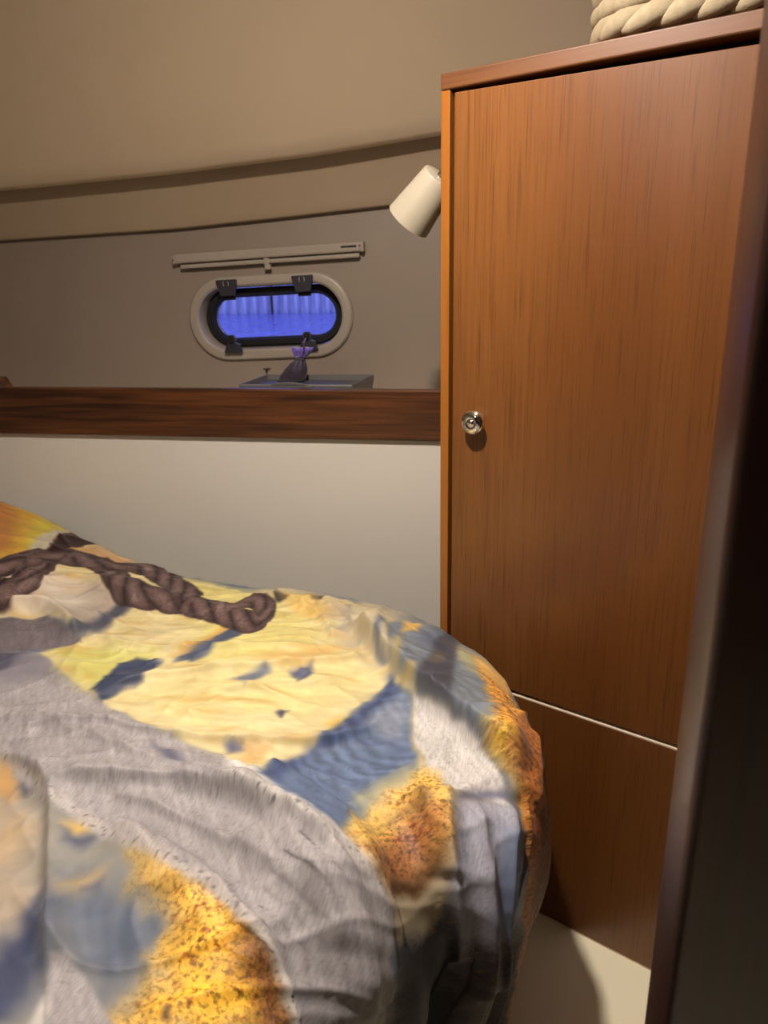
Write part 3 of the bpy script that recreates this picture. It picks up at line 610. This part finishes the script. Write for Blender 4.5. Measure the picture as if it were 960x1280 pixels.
obj('wall_mount', lathe([(0, .006), (.016, .006), (.018, .004), (.018, 0), (0, 0)], 32), M_shade, lamp, False, inv @ axes_to(base, out, (0, 0, 1)), auto=True)

# ---------------------------------------------------------------- portlight
win = struct(empty('window_1', (WC.x, WC.y, WC.z)))
iw = Matrix.Translation(-WC)
obj('frame', ring_solid([(.1885, .0905, -.0002), (.1885, .0905, -.006), (.1850, .0875, -.0105), (.1800, .0825, -.012), (.1690, .0715, -.0115), (.1650, .0675, -.008), (.1640, .0665, .0), (.1625, .065, .052), (.1655, .0695, .052), (.1655, .0695, -.0002)], 22), M_white, win, True, iw, auto=True)
obj('gasket', ring_solid([(.1615, .0640, .026), (.1575, .0600, .020), (.1465, .0490, .020), (.1420, .0450, .028), (.1420, .0450, .046), (.1615, .0640, .050)], 22), M_black, win, True, iw, auto=True)
glass = mat('portlight_acrylic', (235, 238, 250), .02); bsdf(glass).inputs['Transmission Weight'].default_value = 1.0; bsdf(glass).inputs['IOR'].default_value = 1.1
bm = bmesh.new()
a = [bm.verts.new(wloc(p, .040)) for p in stad(.1430, .0460, 22)]; b = [bm.verts.new(wloc(p, .044)) for p in stad(.1430, .0460, 22)]
bm.faces.new(a); bm.faces.new(b[::-1])
for k in range(len(a)): bm.faces.new((a[k], b[k], b[(k + 1) % len(a)], a[(k + 1) % len(a)]))
obj('pane', bm, glass, win, False, iw)
obj('pane_edge', ring_solid([(.1424, .0454, .0395), (.1424, .0454, .0375), (.1410, .0440, .0375), (.1410, .0440, .0395)], 22), M_steel, win, True, iw)
def wbox(u0, u1, v0, v1, y0, y1, bev=.001, name='hinge', m=None, parent=None):
    bm = box(u0, u1, y0, y1, v0, v1, bev, 2)
    ca, sa = math.cos(WTILT), math.sin(WTILT)
    for v in bm.verts:
        u, w = v.co.x, v.co.z; v.co = Vector((u * ca - w * sa, v.co.y, u * sa + w * ca))
    return obj(name, bm, m or M_hinge, parent or win)
for u in (-.087, .085):
    pts = [(-.023, .0), (.023, .0), (.023, -.006), (.019, -.026), (.016, -.034), (-.016, -.034), (-.017, -.026), (-.023, -.006)]
    bm = prism([(u + p[0], .083 + p[1]) for p in pts], 'Y', -.021, -.0115, .0012, 2)
    ca, sa = math.cos(WTILT), math.sin(WTILT)
    for v in bm.verts:
        uu, w = v.co.x, v.co.z; v.co = Vector((uu * ca - w * sa, v.co.y, uu * sa + w * ca))
    hg = obj('hinge', bm, M_hinge, win)
    for s in (-1, 1):
        bm = tube([(u + s * (.0035 + .0025 * math.cos(t)), -.0215, .0745 + .005 * math.sin(t)) for t in np.linspace(-1.2, 1.2, 7)] if s > 0 else
                  [(u - (.0035 + .0025 * math.cos(t)), -.0215, .0745 + .005 * math.sin(t)) for t in np.linspace(-1.2, 1.2, 7)], .0010, 6)
        for v in bm.verts:
            uu, w = v.co.x, v.co.z; v.co = Vector((uu * ca - w * sa, v.co.y, uu * sa + w * ca))
        obj('screw_slot', bm, M_white, hg, True)
    wbox(u - .014, u + .014, .040, .052, -.010, -.004, .001, 'hinge_arm', M_black, hg)
for u in (-.087, .087):
    pts = [(-.021, -.020), (.021, -.020), (.017, -.002), (.008, .002), (.008, .015), (.005, .019), (-.006, .019), (-.009, .015), (-.009, .002), (-.014, -.003)]
    bm = prism([(u + p[0], -.053 + p[1]) for p in pts], 'Y', -.024, -.0135, .0012, 2)
    ca, sa = math.cos(WTILT), math.sin(WTILT)
    for v in bm.verts:
        uu, w = v.co.x, v.co.z; v.co = Vector((uu * ca - w * sa, v.co.y, uu * sa + w * ca))
    lt = obj('latch', bm, M_hinge, win)
    wbox(u - .005, u + .005, -.050, -.036, -.030, -.0245, .001, 'latch_lever', M_black, lt)

# ---------------------------------------------------------------- roller blind
bl = tag(empty('roller_blind', BLIND_C), 'slim cream roller blind cassette, rolled up, fixed slightly askew above the portlight', 'blind')
bl.rotation_euler = (0, BLIND_ROT, 0)
def lb(name, *a, bev=.0015, m=None, par=None): return obj(name, box(*a, bev, 2), m or M_white, par or bl)
HL = BLIND_HL
lb('cassette', -HL, HL, -.020, .0, -.0085, .0110, bev=.004)
lb('end_cap', HL - .0015, HL + .0045, -.021, .0, -.0095, .0120, bev=.002)
lb('end_cap', -HL - .0040, -HL + .0015, -.019, .0, -.0095, .0080, bev=.002)
obj('end_hole', lathe([(0, .0006), (.0016, .0006), (.0016, 0), (0, 0)], 12), M_black, bl, False, axes_to((HL - .004, -.0202, .003), (0, -1, 0)))
obj('end_hole', lathe([(0, .0006), (.0014, .0006), (.0014, 0), (0, 0)], 12), M_black, bl, False, axes_to((-HL - .001, -.0192, .0), (0, -1, 0)))
bd = lb('badge', HL - .044, HL - .011, -.0208, -.0198, .0008, .0048, bev=.0003, m=M_black); bd['label'] = 'small dark label strip'
for k in range(8):
    if k == 5: continue
    obj('letter', box(HL - .0425 + k * .004, HL - .0405 + k * .004, -.0211, -.0208, .0018, .0036), mat('label_ink', (74, 60, 48), .5) if k == 0 else bpy.data.materials['label_ink'], bd)
lb('bottom_bar', -HL + .012, HL - .006, -.017, -.006, -.0200, -.0110, bev=.003)
pt_x = BLIND_TAB
tb = lb('pull_tab', pt_x - .0085, pt_x + .0035, -.0195, -.0172, -.0215, -.0090, bev=.0008)
lb('tab_foot', pt_x - .0075, pt_x + .0055, -.0195, -.010, -.0325, -.0215, bev=.0012, par=tb)

# small hook on the wall under the portlight
hk = tag(empty('wall_hook', HOOK), 'tiny steel hook on the wall below the portlight, left of the purple sachet', 'hook')
obj('plate', box(-.0085, .0085, -.0035, 0, -.001, .0015, .0005, 1), M_steel, hk)
obj('hook_head', lathe([(0, .006), (.0022, .0055), (.0028, .003), (.0015, 0)], 14), M_black, hk, True, axes_to((0, -.001, -.005), (0, -1, 0)))

# ---------------------------------------------------------------- grey tray on the shelf
TF, TBK, TZ = 1.340, 1.488, -.1913
tr = tag(empty('tray', (-.4283, (TF + TBK) / 2, -.2498)), 'shallow grey plastic box tray standing on the shelf behind the wooden rail', 'tray')
bm = bmesh.new()
hx0, hx1, hy = -1*-.1117, .1160, (TBK - TF) / 2; hz = TZ + .2498
def quadring(z, ins):
    return [bm.verts.new(p) for p in ((-hx0 + ins, -hy + ins, z), (hx0 - ins, -hy + ins, z), (hx1 - ins + .0078, hy - ins, z), (-hx1 + ins + .0078, hy - ins, z))]
LLp = [quadring(0, .006), quadring(hz - .003, 0), quadring(hz, .0012), quadring(hz, .0045), quadring(hz - .012, .006)]
for a, b in zip(LLp, LLp[1:]):
    for k in range(4): bm.faces.new((a[k], a[(k + 1) % 4], b[(k + 1) % 4], b[k]))
bm.faces.new(LLp[0][::-1])
obj('tray_body', bm, M_grey, tr)
bm = bmesh.new(); q = quadring(hz - .0105, .0062); q2 = quadring(hz - .013, .0062); bm.faces.new(q); bm.faces.new(q2[::-1])
for k in range(4): bm.faces.new((q[k], q[(k + 1) % 4], q2[(k + 1) % 4], q2[k]))
obj('inner_floor', bm, M_greyd, tr)
arc = [(-.036, 0)] + [(-.036 + .072 * k / 16, .0052 * math.sin(math.pi * k / 16) ** .7) for k in range(1, 16)] + [(.036, 0)]
obj('finger_lip', prism([(p[0] - .012, p[1] + hz - .001) for p in arc], 'Y', -hy - .0012, -hy + .0045, .0004, 1), M_grey, tr)

# dark stub beside the tray and corner block at far left
sb = tag(empty('stub', (STUB[0], STUB[1], -.2498)), 'small dark brown peg standing on the shelf right behind the grey tray', 'peg')
obj('peg', lathe([(0, 0), (.006, 0), (.006, STUB[2]), (.0052, STUB[2] + .0012), (0, STUB[2] + .0012)], 18), M_mahogany, sb, True)
cb = tag(obj('corner_block', prism([(-.16, -.2498), (.0, -.2498), (-.001, BLK[2] - .02), (-.014, BLK[2]), (-.16, BLK[2])], 'Y', -.02, .02, .001, 1), M_mahogany),
         'dark wooden block with a sloping end on the shelf at the far left', 'block')
cb.location = (BLK[0], BLK[1], 0)

# ---------------------------------------------------------------- purple sachet
sa = tag(empty('sachet', SACH), 'purple organza sachet in the grey tray, below the right latch of the portlight', 'sachet')
M_org = noisy(mat('purple_organza', (54, 38, 62), .5), (34, 22, 38), 90, .8, bump=.5, bscale=400); bsdf(M_org).inputs['Sheen Weight'].default_value = .5
M_org_bluelit = noisy(mat('blue_lit_organza', (112, 82, 190), .45), (76, 56, 140), 90, .8, bump=.5, bscale=400); bsdf(M_org_bluelit).inputs['Sheen Weight'].default_value = .8  # same organza, with the blue window light painted into a brighter purple
def rings_mesh(R, n=28, wav=0, freq=7):
    bm = bmesh.new(); L = []
    for (cx0, cy0, z, rx, ry, wv) in R:
        L.append([bm.verts.new((cx0 + rx * (1 + wv * math.sin(freq * a + z * 90)) * math.cos(a), cy0 + ry * (1 + wv * math.sin(freq * a + z * 90)) * math.sin(a), z)) for a in [2 * math.pi * k / n for k in range(n)]])
    for a, b in zip(L, L[1:]):
        for k in range(n): bm.faces.new((a[k], a[(k + 1) % n], b[(k + 1) % n], b[k]))
    bm.faces.new(L[0][::-1]); bm.faces.new(L[-1])
    return bm
obj('pouch', rings_mesh([(-.010, 0, 0, .014, .006, .0), (-.010, 0, .001, .030, .010, .02), (-.005, 0, .012, .029, .013, .04), (.003, 0, .026, .023, .012, .06), (.009, 0, .038, .016, .009, .10), (.013, 0, .045, .010, .006, .16), (.014, 0, .048, .007, .005, .2)], 42), M_org, sa, True)
obj('ruffle', rings_mesh([(.014, 0, .0475, .008, .005, .2), (.015, 0, .053, .013, .008, .25), (.017, 0, .061, .016, .011, .32), (.017, .001, .068, .018, .012, .38), (.017, .001, .0685, .013, .008, .4), (.015, 0, .053, .005, .004, .2)], 56, freq=6), M_org_bluelit, sa, True)
obj('ribbon', tube([(.004, -.006, .049), (.018, -.007, .052), (.024, -.012, .066), (.029, -.024, .080), (.034, -.028, .088)], .0014, 8), M_org_bluelit, sa, True)
obj('ribbon', tube([(.004, -.006, .047), (.020, -.007, .044), (.026, -.008, .055), (.026, -.018, .070), (.028, -.028, .082)], .0011, 8), M_org, sa, True)

# ---------------------------------------------------------------- braided basket on the cabinet
ba = tag(empty('rope_basket', BASK, CA), 'cream basket of thick braided cotton cord standing on top of the teak cabinet', 'basket')
hx, hy, rc = .170, .105, .080
def rrect(t, gx=0.0):
    """point and tangent on a rounded rectangle at arclength t"""
    hx_, hy_ = hx + gx, hy + gx
    sx, sy, q = 2 * (hx_ - rc), 2 * (hy_ - rc), math.pi * rc / 2
    segs = [('l', (-(hx_ - rc), -hy_), (1, 0), sx), ('a', (hx_ - rc, -(hy_ - rc)), -90, q), ('l', (hx_, -(hy_ - rc)), (0, 1), sy), ('a', (hx_ - rc, hy_ - rc), 0, q),
            ('l', (hx_ - rc, hy_), (-1, 0), sx), ('a', (-(hx_ - rc), hy_ - rc), 90, q), ('l', (-hx_, hy_ - rc), (0, -1), sy), ('a', (-(hx_ - rc), -(hy_ - rc)), 180, q)]
    T = sum(s[3] for s in segs); t %= T
    for s in segs:
        if t <= s[3]:
            if s[0] == 'l': return Vector((s[1][0] + s[2][0] * t, s[1][1] + s[2][1] * t, 0)), Vector((*s[2], 0))
            a = math.radians(s[2] + 90 * t / q)
            return Vector((s[1][0] + rc * math.cos(a), s[1][1] + rc * math.sin(a), 0)), Vector((-math.sin(a), math.cos(a), 0))
        t -= s[3]
PERI = 4 * (hx - rc) + 4 * (hy - rc) + 2 * math.pi * rc
def stitch_mesh():
    bm = bmesh.new(); n = 12; L = []
    for k in range(9):
        u = k / 8; x = -.034 + .068 * u; rr = .0124 * math.sin(math.pi * (.06 + .88 * u)) ** .55
        cz = .0030 * math.sin((u - .5) * math.pi); cy = -.0050 * math.cos((u - .5) * math.pi * 1.1)
        L.append([bm.verts.new((x, cy + rr * .85 * math.sin(2 * math.pi * j / n), cz + rr * math.cos(2 * math.pi * j / n))) for j in range(n)])
    for a, b in zip(L, L[1:]):
        for j in range(n): bm.faces.new((a[j], a[(j + 1) % n], b[(j + 1) % n], b[j]))
    bm.faces.new(L[0]); bm.faces.new(L[-1][::-1])
    bmesh.ops.recalc_face_normals(bm, faces=bm.faces)
    me = bpy.data.meshes.new('braid_stitch'); bm.to_mesh(me); bm.free(); me.materials.append(M_rope)
    me.polygons.foreach_set('use_smooth', [True] * len(me.polygons)); return me
st = stitch_mesh()
wall = bmesh.new(); LW = []
for z, g in ((.001, -.014), (.118, -.008)):
    LW.append([wall.verts.new((*rrect(PERI * k / 80)[0].xy * (1 + g / .13), z)) for k in range(80)])
for k in range(80): wall.faces.new((LW[0][k], LW[0][(k + 1) % 80], LW[1][(k + 1) % 80], LW[1][k]))
wall.faces.new(LW[0][::-1])
ob = obj('basket_lining', wall, M_rope, ba, True)
for row in range(6):
    n = 26
    for k in range(n):
        p, t = rrect(PERI * (k + .5 * (row % 2)) / n)
        o = bpy.data.objects.new('braid_stitch', st); COL.objects.link(o); o.parent = ba
        jt = random.uniform(-.05, .05)
        o.location = (p.x, p.y, .0150 + row * .0205)
        o.rotation_euler = (0, (-.13 if row % 2 == 0 else .10) + jt, math.atan2(t.y, t.x))
        o.scale = (1, 1, random.uniform(.95, 1.06))

# ---------------------------------------------------------------- ceiling light (above the picture)
cl = tag(empty('ceiling_light', (LAMP_POS[0], LAMP_POS[1], .596)), 'round recessed white ceiling downlight above the bed', 'light')
obj('bezel', lathe([(.040, -.002), (.040, -.045), (.044, -.048), (.060, -.044), (.064, -.032), (.064, -.002)], 40), M_white, cl, False, None, auto=True)

# ---------------------------------------------------------------- outside: water and quay
M_water = mat('harbour_water', (126, 132, 196), .06)
tc = N(M_water, 'ShaderNodeTexCoord'); mp = N(M_water, 'ShaderNodeMapping'); mp.inputs['Scale'].default_value = (5.0, 1.3, 1)
LK(M_water, tc.outputs['Object'], mp.inputs['Vector'])
nz = N(M_water, 'ShaderNodeTexNoise', Scale=1.0, Detail=3.0, Roughness=.6); LK(M_water, mp.outputs[0], nz.inputs['Vector'])
bp = N(M_water, 'ShaderNodeBump', Strength=1.0, Distance=.22); LK(M_water, nz.outputs[0], bp.inputs['Height']); LK(M_water, bp.outputs[0], bsdf(M_water).inputs['Normal'])
wt = obj('water', box(-40, 20, 1.9, 40, -.60, -.55), M_water); wt['kind'] = 'structure'
M_pile = noisy(mat('pale_painted_steel', (206, 208, 216), .4), (150, 152, 176), 3, .8)
qw = tag(empty('quay_wall', (-4.6, 12.2, -.55)), 'pale corrugated sheet pile quay across the water, seen through the portlight', 'quay')
pm = None
for k in range(34):
    if pm is None:
        o = obj('pile', prism([(-.09, 0), (-.055, -.08), (.0, -.08), (.035, 0), (.09, 0), (.09, .05), (-.09, .05)], 'Z', -.04, 1.6), M_pile, qw); pm = o
    else:
        o = pm.copy(); COL.objects.link(o)
    o.location = (-3.1 + .18 * k, 0, 0)
obj('coping', box(-3.3, 3.2, -.14, .3, 1.6, 1.75, .01, 1), M_pile, qw)
po = tag(obj('mooring_post', tube([(0, 0, -.45), (0, 0, .12)], .022, 14), M_darkwall), 'slim dark mooring post in the water, seen in the middle of the portlight', 'post')
po.location = (POST[0], POST[1], -.1)

# ---------------------------------------------------------------- bed
O_ = catmull(OUTLINE, .05)
def inset(P, d):
    t = np.gradient(P, axis=0); t /= np.linalg.norm(t, axis=1)[:, None]
    return [(max(float(p[0] + tt[1] * d), XL + .01), float(p[1] - tt[0] * d)) for p, tt in zip(P, t)] + [(XL + .01, -.45)]
bed = tag(empty('bed', (-.8, .5, FLOOR_Z)), 'low island bed base and mattress hidden under the printed duvet', 'bed')
ib = Matrix.Translation((.8, -.5, -FLOOR_Z))
obj('base', prism(inset(O_, .13), 'Z', FLOOR_Z, FLOOR_Z + .27), M_quilt_dark, bed, False, ib)
obj('mattress', prism(inset(O_, .105), 'Z', FLOOR_Z + .271, TOP_Z - .035), M_mattress, bed, False, ib)

# duvet: one sheet of cloth
ga = grid_axis(-1.70, -1.20, .46, .47, .0021, .012); gb = grid_axis(-.44, .16, 1.30, 1.40, .0021, .012)
GA, GB = np.meshgrid(ga, gb); shp = GA.shape; A = GA.ravel(); B = GB.ravel()
X, Y, Z, SD = duvet_surface(A, B, RIDGES)
Y = np.minimum(Y, 1.306)
# the cloth rests against the cabinet instead of entering it
lx = (X + .118) * math.cos(CA) + (Y - 1.0434) * math.sin(CA); ly = -(X + .118) * math.sin(CA) + (Y - 1.0434) * math.cos(CA)
hit = (lx > -.004) & (ly > -.004); fr_ = hit & (ly < .07); sd_ = hit & ~fr_
ly = np.where(fr_, -.004, ly); lx = np.where(sd_, -.004, lx)
X, Y = np.where(hit, -.118 + lx * math.cos(CA) - ly * math.sin(CA), X), np.where(hit, 1.0434 + lx * math.sin(CA) + ly * math.cos(CA), Y)
nA, nB = len(ga), len(gb)
i0 = (np.arange(nB - 1)[:, None] * nA + np.arange(nA - 1)[None, :]).ravel()
quads = np.stack([i0, i0 + 1, i0 + nA + 1, i0 + nA], 1)
quads = quads[(SD[quads] < DROP + .035).all(axis=1)]
used = np.unique(quads); remap = np.full(len(A), -1); remap[used] = np.arange(len(used)); quads = remap[quads]
A, B, X, Y, Z, SD = A[used], B[used], X[used], Y[used], Z[used], SD[used]
# paint the print
WA = .65 * noise2(A * 24, B * 24, 51) + .35 * noise2(A * 75, B * 75, 52)
WB = .65 * noise2(A * 24, B * 24, 53) + .35 * noise2(A * 75, B * 75, 54)
rgb = np.zeros((len(A), 3)); bw_ = sstep(-.35, .35, fbm(A * 7, B * 9, 95, 3))[:, None]
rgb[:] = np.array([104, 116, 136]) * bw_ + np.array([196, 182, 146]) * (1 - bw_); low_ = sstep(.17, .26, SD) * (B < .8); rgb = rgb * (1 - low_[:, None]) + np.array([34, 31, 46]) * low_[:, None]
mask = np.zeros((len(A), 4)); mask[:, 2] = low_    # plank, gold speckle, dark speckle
def paint(kind, poly, col, soft, warp, alpha):
    if kind == 'c' and soft > .0035: soft *= 1.05
    P = np.array(poly); pad = soft + warp * 2 + .01
    m = np.where((A > P[:, 0].min() - pad) & (A < P[:, 0].max() + pad) & (B > P[:, 1].min() - pad) & (B < P[:, 1].max() + pad))[0]
    if not len(m): return
    a = A[m] + WA[m] * warp; b = B[m] + WB[m] * warp
    d = dist_polyline(a, b, P, True)[0]; d = np.where(inside_poly(a, b, P), -d, d)
    w = sstep(soft * .8, -soft, d) * alpha
    rgb[m] = rgb[m] * (1 - w[:, None]) + np.array(col) * w[:, None]
    tgt = {'c': (0, 0, 0, 0), 'p': (1, 0, 0, 0), 'b': (1, 0, 0, 1), 'g': (0, 1, 0, 0), 'k': (0, .3, 1, 0)}[kind]
    mask[m] = mask[m] * (1 - w[:, None]) + np.array(tgt) * w[:, None]
for r in PRINT: paint(*r)
# the speckled rock carries on down the right flank
paint('g', [(-.015, .70), (.004, .645), (.030, .605), (.08, .572), (.22, .56), (.5, .50), (.5, 1.1), (.1, 1.0), (.04, .85), (.004, .77)], (176, 108, 50), .008, .012, 1)
paint('k', [(.03, .66), (.06, .61), (.14, .585), (.5, .53), (.5, 1.1), (.14, 1.0), (.06, .85), (.035, .75)], (112, 66, 38), .02, .014, .8)
# wood grain of the printed plank runs down-right
u = A * .55 - B * .83; v = A * .83 + B * .55
st1 = fbm(v * 160, u * 16, 61, 2); st2 = fbm(v * 420, u * 40, 62, 2); blot = fbm(A * 11, B * 11, 63, 3)
pk = mask[:, 0]
rgb *= (1 + pk * (.10 * st1 + .13 * st2 + .10 * blot))[:, None]
fl = sstep(.42, .60, noise2(A * 205 + 1.5 * WA, B * 215 + 1.5 * WB, 64))
rgb *= (1 - (.30 * mask[:, 3] + .10 * pk) * fl)[:, None]
# gold rock: dark pits and bright flecks
c1 = noise2(A * 120 + 3 * WA, B * 120 + 3 * WB, 71); c2 = noise2(A * 260, B * 260, 72); c3 = noise2(A * 45, B * 45, 73); net = 1 - np.abs(noise2(A * 85 + 2 * WA, B * 85 + 2 * WB, 74)) * 2.6
gk = mask[:, 1]; kk = mask[:, 2]
rgb *= (1 + gk * (.14 * c1 + .12 * c2 + .20 * c3 + .10 * np.clip(net, -.6, 1)))[:, None]
pit = sstep(.22, .46, c1 * .6 + c2 * .5 + .12 * c3); rgb = rgb * (1 - (gk * .72 * pit)[:, None] * np.array([.55, .75, .85]))
flk = sstep(.15, .50, c2 * .7 + c1 * .5) * kk
brt = rgb * .25 + np.array([190, 122, 60]) * .75
lum = np.clip(rgb.mean(axis=1) / 60, .25, 1)
rgb = rgb * (1 - (.55 * flk * lum)[:, None]) + brt * (.55 * flk * lum)[:, None]
# soft watery mottling elsewhere
oth = 1 - np.clip(pk + gk + kk, 0, 1)
rip = fbm(A * 14 + 2 * WA, B * 34 - A * 12, 81, 3)
rgb *= (1 + oth * .09 * rip)[:, None]
lum0 = rgb.mean(axis=1); crm = oth * sstep(150, 200, lum0) * sstep(20, 50, rgb[:, 0] - rgb[:, 2])
sk = fbm(A * 12 + B * 7, B * 46 - A * 6, 86, 3); sk2 = fbm(A * 30, B * 85 - A * 20, 87, 2)
t_ = (crm * sstep(.05, .65, sk) * .62)[:, None]; rgb = rgb * (1 - t_) + np.array([206, 164, 88]) * t_
t_ = (crm * sstep(.0, .6, -sk) * .45)[:, None]; rgb = rgb * (1 - t_) + np.array([248, 240, 190]) * t_
rgb *= (1 + crm * .07 * sk2)[:, None]
warm = sstep(.25, .7, fbm(A * 22, B * 30, 83, 2)) * oth
rgb = rgb * (1 - (.20 * warm)[:, None]) + np.array([206, 160, 104]) * (.20 * warm * sstep(150, 210, rgb.mean(axis=1)))[:, None] + rgb * (.20 * warm * (1 - sstep(150, 210, rgb.mean(axis=1))))[:, None]
# rings on the blue water
rg = np.hypot(A - RIPC[0], B - RIPC[1]); rm = np.exp(-((rg - .10) / .07) ** 2)
bl_m = sstep(6, 30, rgb[:, 2] - rgb[:, 0]) * oth
rgb *= (1 + bl_m * .13 * np.sin(rg * 380 + 5 * rip) * rm + bl_m * .10 * noise2(u * 20, v * 120, 85))[:, None]
# printed rope
for path, hw, per in ROPE_PRINT:
    P = catmull(path, .006) ; KB = .42; m = np.where((A > P[:, 0].min() - .05) & (A < P[:, 0].max() + .05) & (B > P[:, 1].min() - .08) & (B < P[:, 1].max() + .08))[0]
    if not len(m): continue
    d, ar, side, _, _ = dist_polyline(A[m], B[m] * KB, P * np.array([1, KB])); v_ = d * side / hw
    ph = ar / per + .75 * v_; fr = ph - np.floor(ph)
    sh_ = np.clip(np.sin(np.pi * fr), 0, 1) ** .6; edge = hw * (.90 + .12 * sh_)
    fib = noise2(ar * 60 + v_ * 8, (ar / per * 3 + v_ * 3 + ph) * 5, 91)
    lit = sh_ * np.clip(1 - .6 * v_ ** 2, .15, 1)
    c = np.array([38, 24, 26]) + (np.array([140, 114, 108]) - np.array([38, 24, 26])) * (lit * (.80 + .42 * fib))[:, None]
    w = sstep(edge + .0012, edge - .0012, d)
    rgb[m] = rgb[m] * (1 - w[:, None]) + c * w[:, None]
rgb = np.clip(rgb * np.array([.91, .91, .91]), 4, 250) / 255.0
lin_rgb = np.where(rgb <= .04045, rgb / 12.92, ((rgb + .055) / 1.055) ** 2.4)
me = bpy.data.meshes.new('duvet')
me.vertices.add(len(A)); me.vertices.foreach_set('co', np.stack([X, Y, Z], 1).astype(np.float32).ravel())
nq = len(quads); me.loops.add(nq * 4); me.loops.foreach_set('vertex_index', quads.astype(np.int32).ravel())
me.polygons.add(nq); me.polygons.foreach_set('loop_start', np.arange(0, nq * 4, 4, dtype=np.int32)); me.polygons.foreach_set('loop_total', np.full(nq, 4, np.int32))
me.update(calc_edges=True); me.polygons.foreach_set('use_smooth', np.ones(nq, bool))
ca_ = me.color_attributes.new('print', 'FLOAT_COLOR', 'POINT')
ca_.data.foreach_set('color', np.concatenate([lin_rgb, np.ones((len(A), 1))], 1).astype(np.float32).ravel())
uv = me.uv_layers.new(name='cloth'); lv = quads.ravel(); uv.data.foreach_set('uv', np.stack([A[lv], B[lv]], 1).astype(np.float32).ravel())
M_duvet = mat('printed_satin_cotton', (200, 200, 200), .58, spec=.35); bsdf(M_duvet).inputs['Sheen Weight'].default_value = .08
mk = me.color_attributes.new('grain', 'FLOAT_COLOR', 'POINT'); mk.data.foreach_set('color', mask.astype(np.float32).ravel())
at = N(M_duvet, 'ShaderNodeAttribute', attribute_name='print'); ag = N(M_duvet, 'ShaderNodeAttribute', attribute_name='grain')
uvn = N(M_duvet, 'ShaderNodeUVMap', uv_map='cloth'); sp = N(M_duvet, 'ShaderNodeSeparateColor'); LK(M_duvet, ag.outputs['Color'], sp.inputs[0])
def grain(col, channel, scale, rot, nscale, lo_, hi_, dark):
    mpg = N(M_duvet, 'ShaderNodeMapping'); mpg.inputs['Rotation'].default_value = (0, 0, rot); mpg.inputs['Scale'].default_value = scale
    LK(M_duvet, uvn.outputs[0], mpg.inputs['Vector'])
    ng = N(M_duvet, 'ShaderNodeTexNoise', Scale=nscale, Detail=3.0, Roughness=.65); LK(M_duvet, mpg.outputs[0], ng.inputs['Vector'])
    rg_ = N(M_duvet, 'ShaderNodeMapRange'); rg_.inputs['From Min'].default_value = lo_; rg_.inputs['From Max'].default_value = hi_
    rg_.inputs['To Min'].default_value = 1.0 + dark * .35; rg_.inputs['To Max'].default_value = 1.0 - dark; LK(M_duvet, ng.outputs[0], rg_.inputs['Value'])
    sc_ = N(M_duvet, 'ShaderNodeVectorMath', operation='SCALE'); LK(M_duvet, col, sc_.inputs[0]); LK(M_duvet, rg_.outputs[0], sc_.inputs['Scale'])
    mg = N(M_duvet, 'ShaderNodeMix', data_type='RGBA'); LK(M_duvet, sp.outputs[channel], mg.inputs['Factor']); LK(M_duvet, col, mg.inputs[6]); LK(M_duvet, sc_.outputs[0], mg.inputs[7])
    return mg.outputs[2]
cc = grain(at.outputs['Color'], 0, (1, .10, 1), -.6, 520., .42, .66, .17)
cc = grain(cc, 1, (1, 1, 1), 0, 210., .48, .64, .60)
cc = grain(cc, 2, (1, 1, 1), 0, 240., .42, .60, .70)
LK(M_duvet, cc, bsdf(M_duvet).inputs['Base Color'])
n1 = N(M_duvet, 'ShaderNodeTexNoise', Scale=28.0, Detail=4.0); LK(M_duvet, uvn.outputs[0], n1.inputs['Vector'])
wv = N(M_duvet, 'ShaderNodeTexNoise', Scale=900.0, Detail=1.0); LK(M_duvet, uvn.outputs[0], wv.inputs['Vector'])
b1 = N(M_duvet, 'ShaderNodeBump', Strength=.18, Distance=.004); LK(M_duvet, n1.outputs[0], b1.inputs['Height'])
b2 = N(M_duvet, 'ShaderNodeBump', Strength=.12, Distance=.0005); LK(M_duvet, wv.outputs[0], b2.inputs['Height']); LK(M_duvet, b1.outputs[0], b2.inputs['Normal'])
LK(M_duvet, b2.outputs[0], bsdf(M_duvet).inputs['Normal'])
me.materials.append(M_duvet)
dv = bpy.data.objects.new('duvet', me); COL.objects.link(dv)
tag(dv, 'duvet printed with grey planks, rope, blue water and gold rock, draped over the bed', 'duvet')
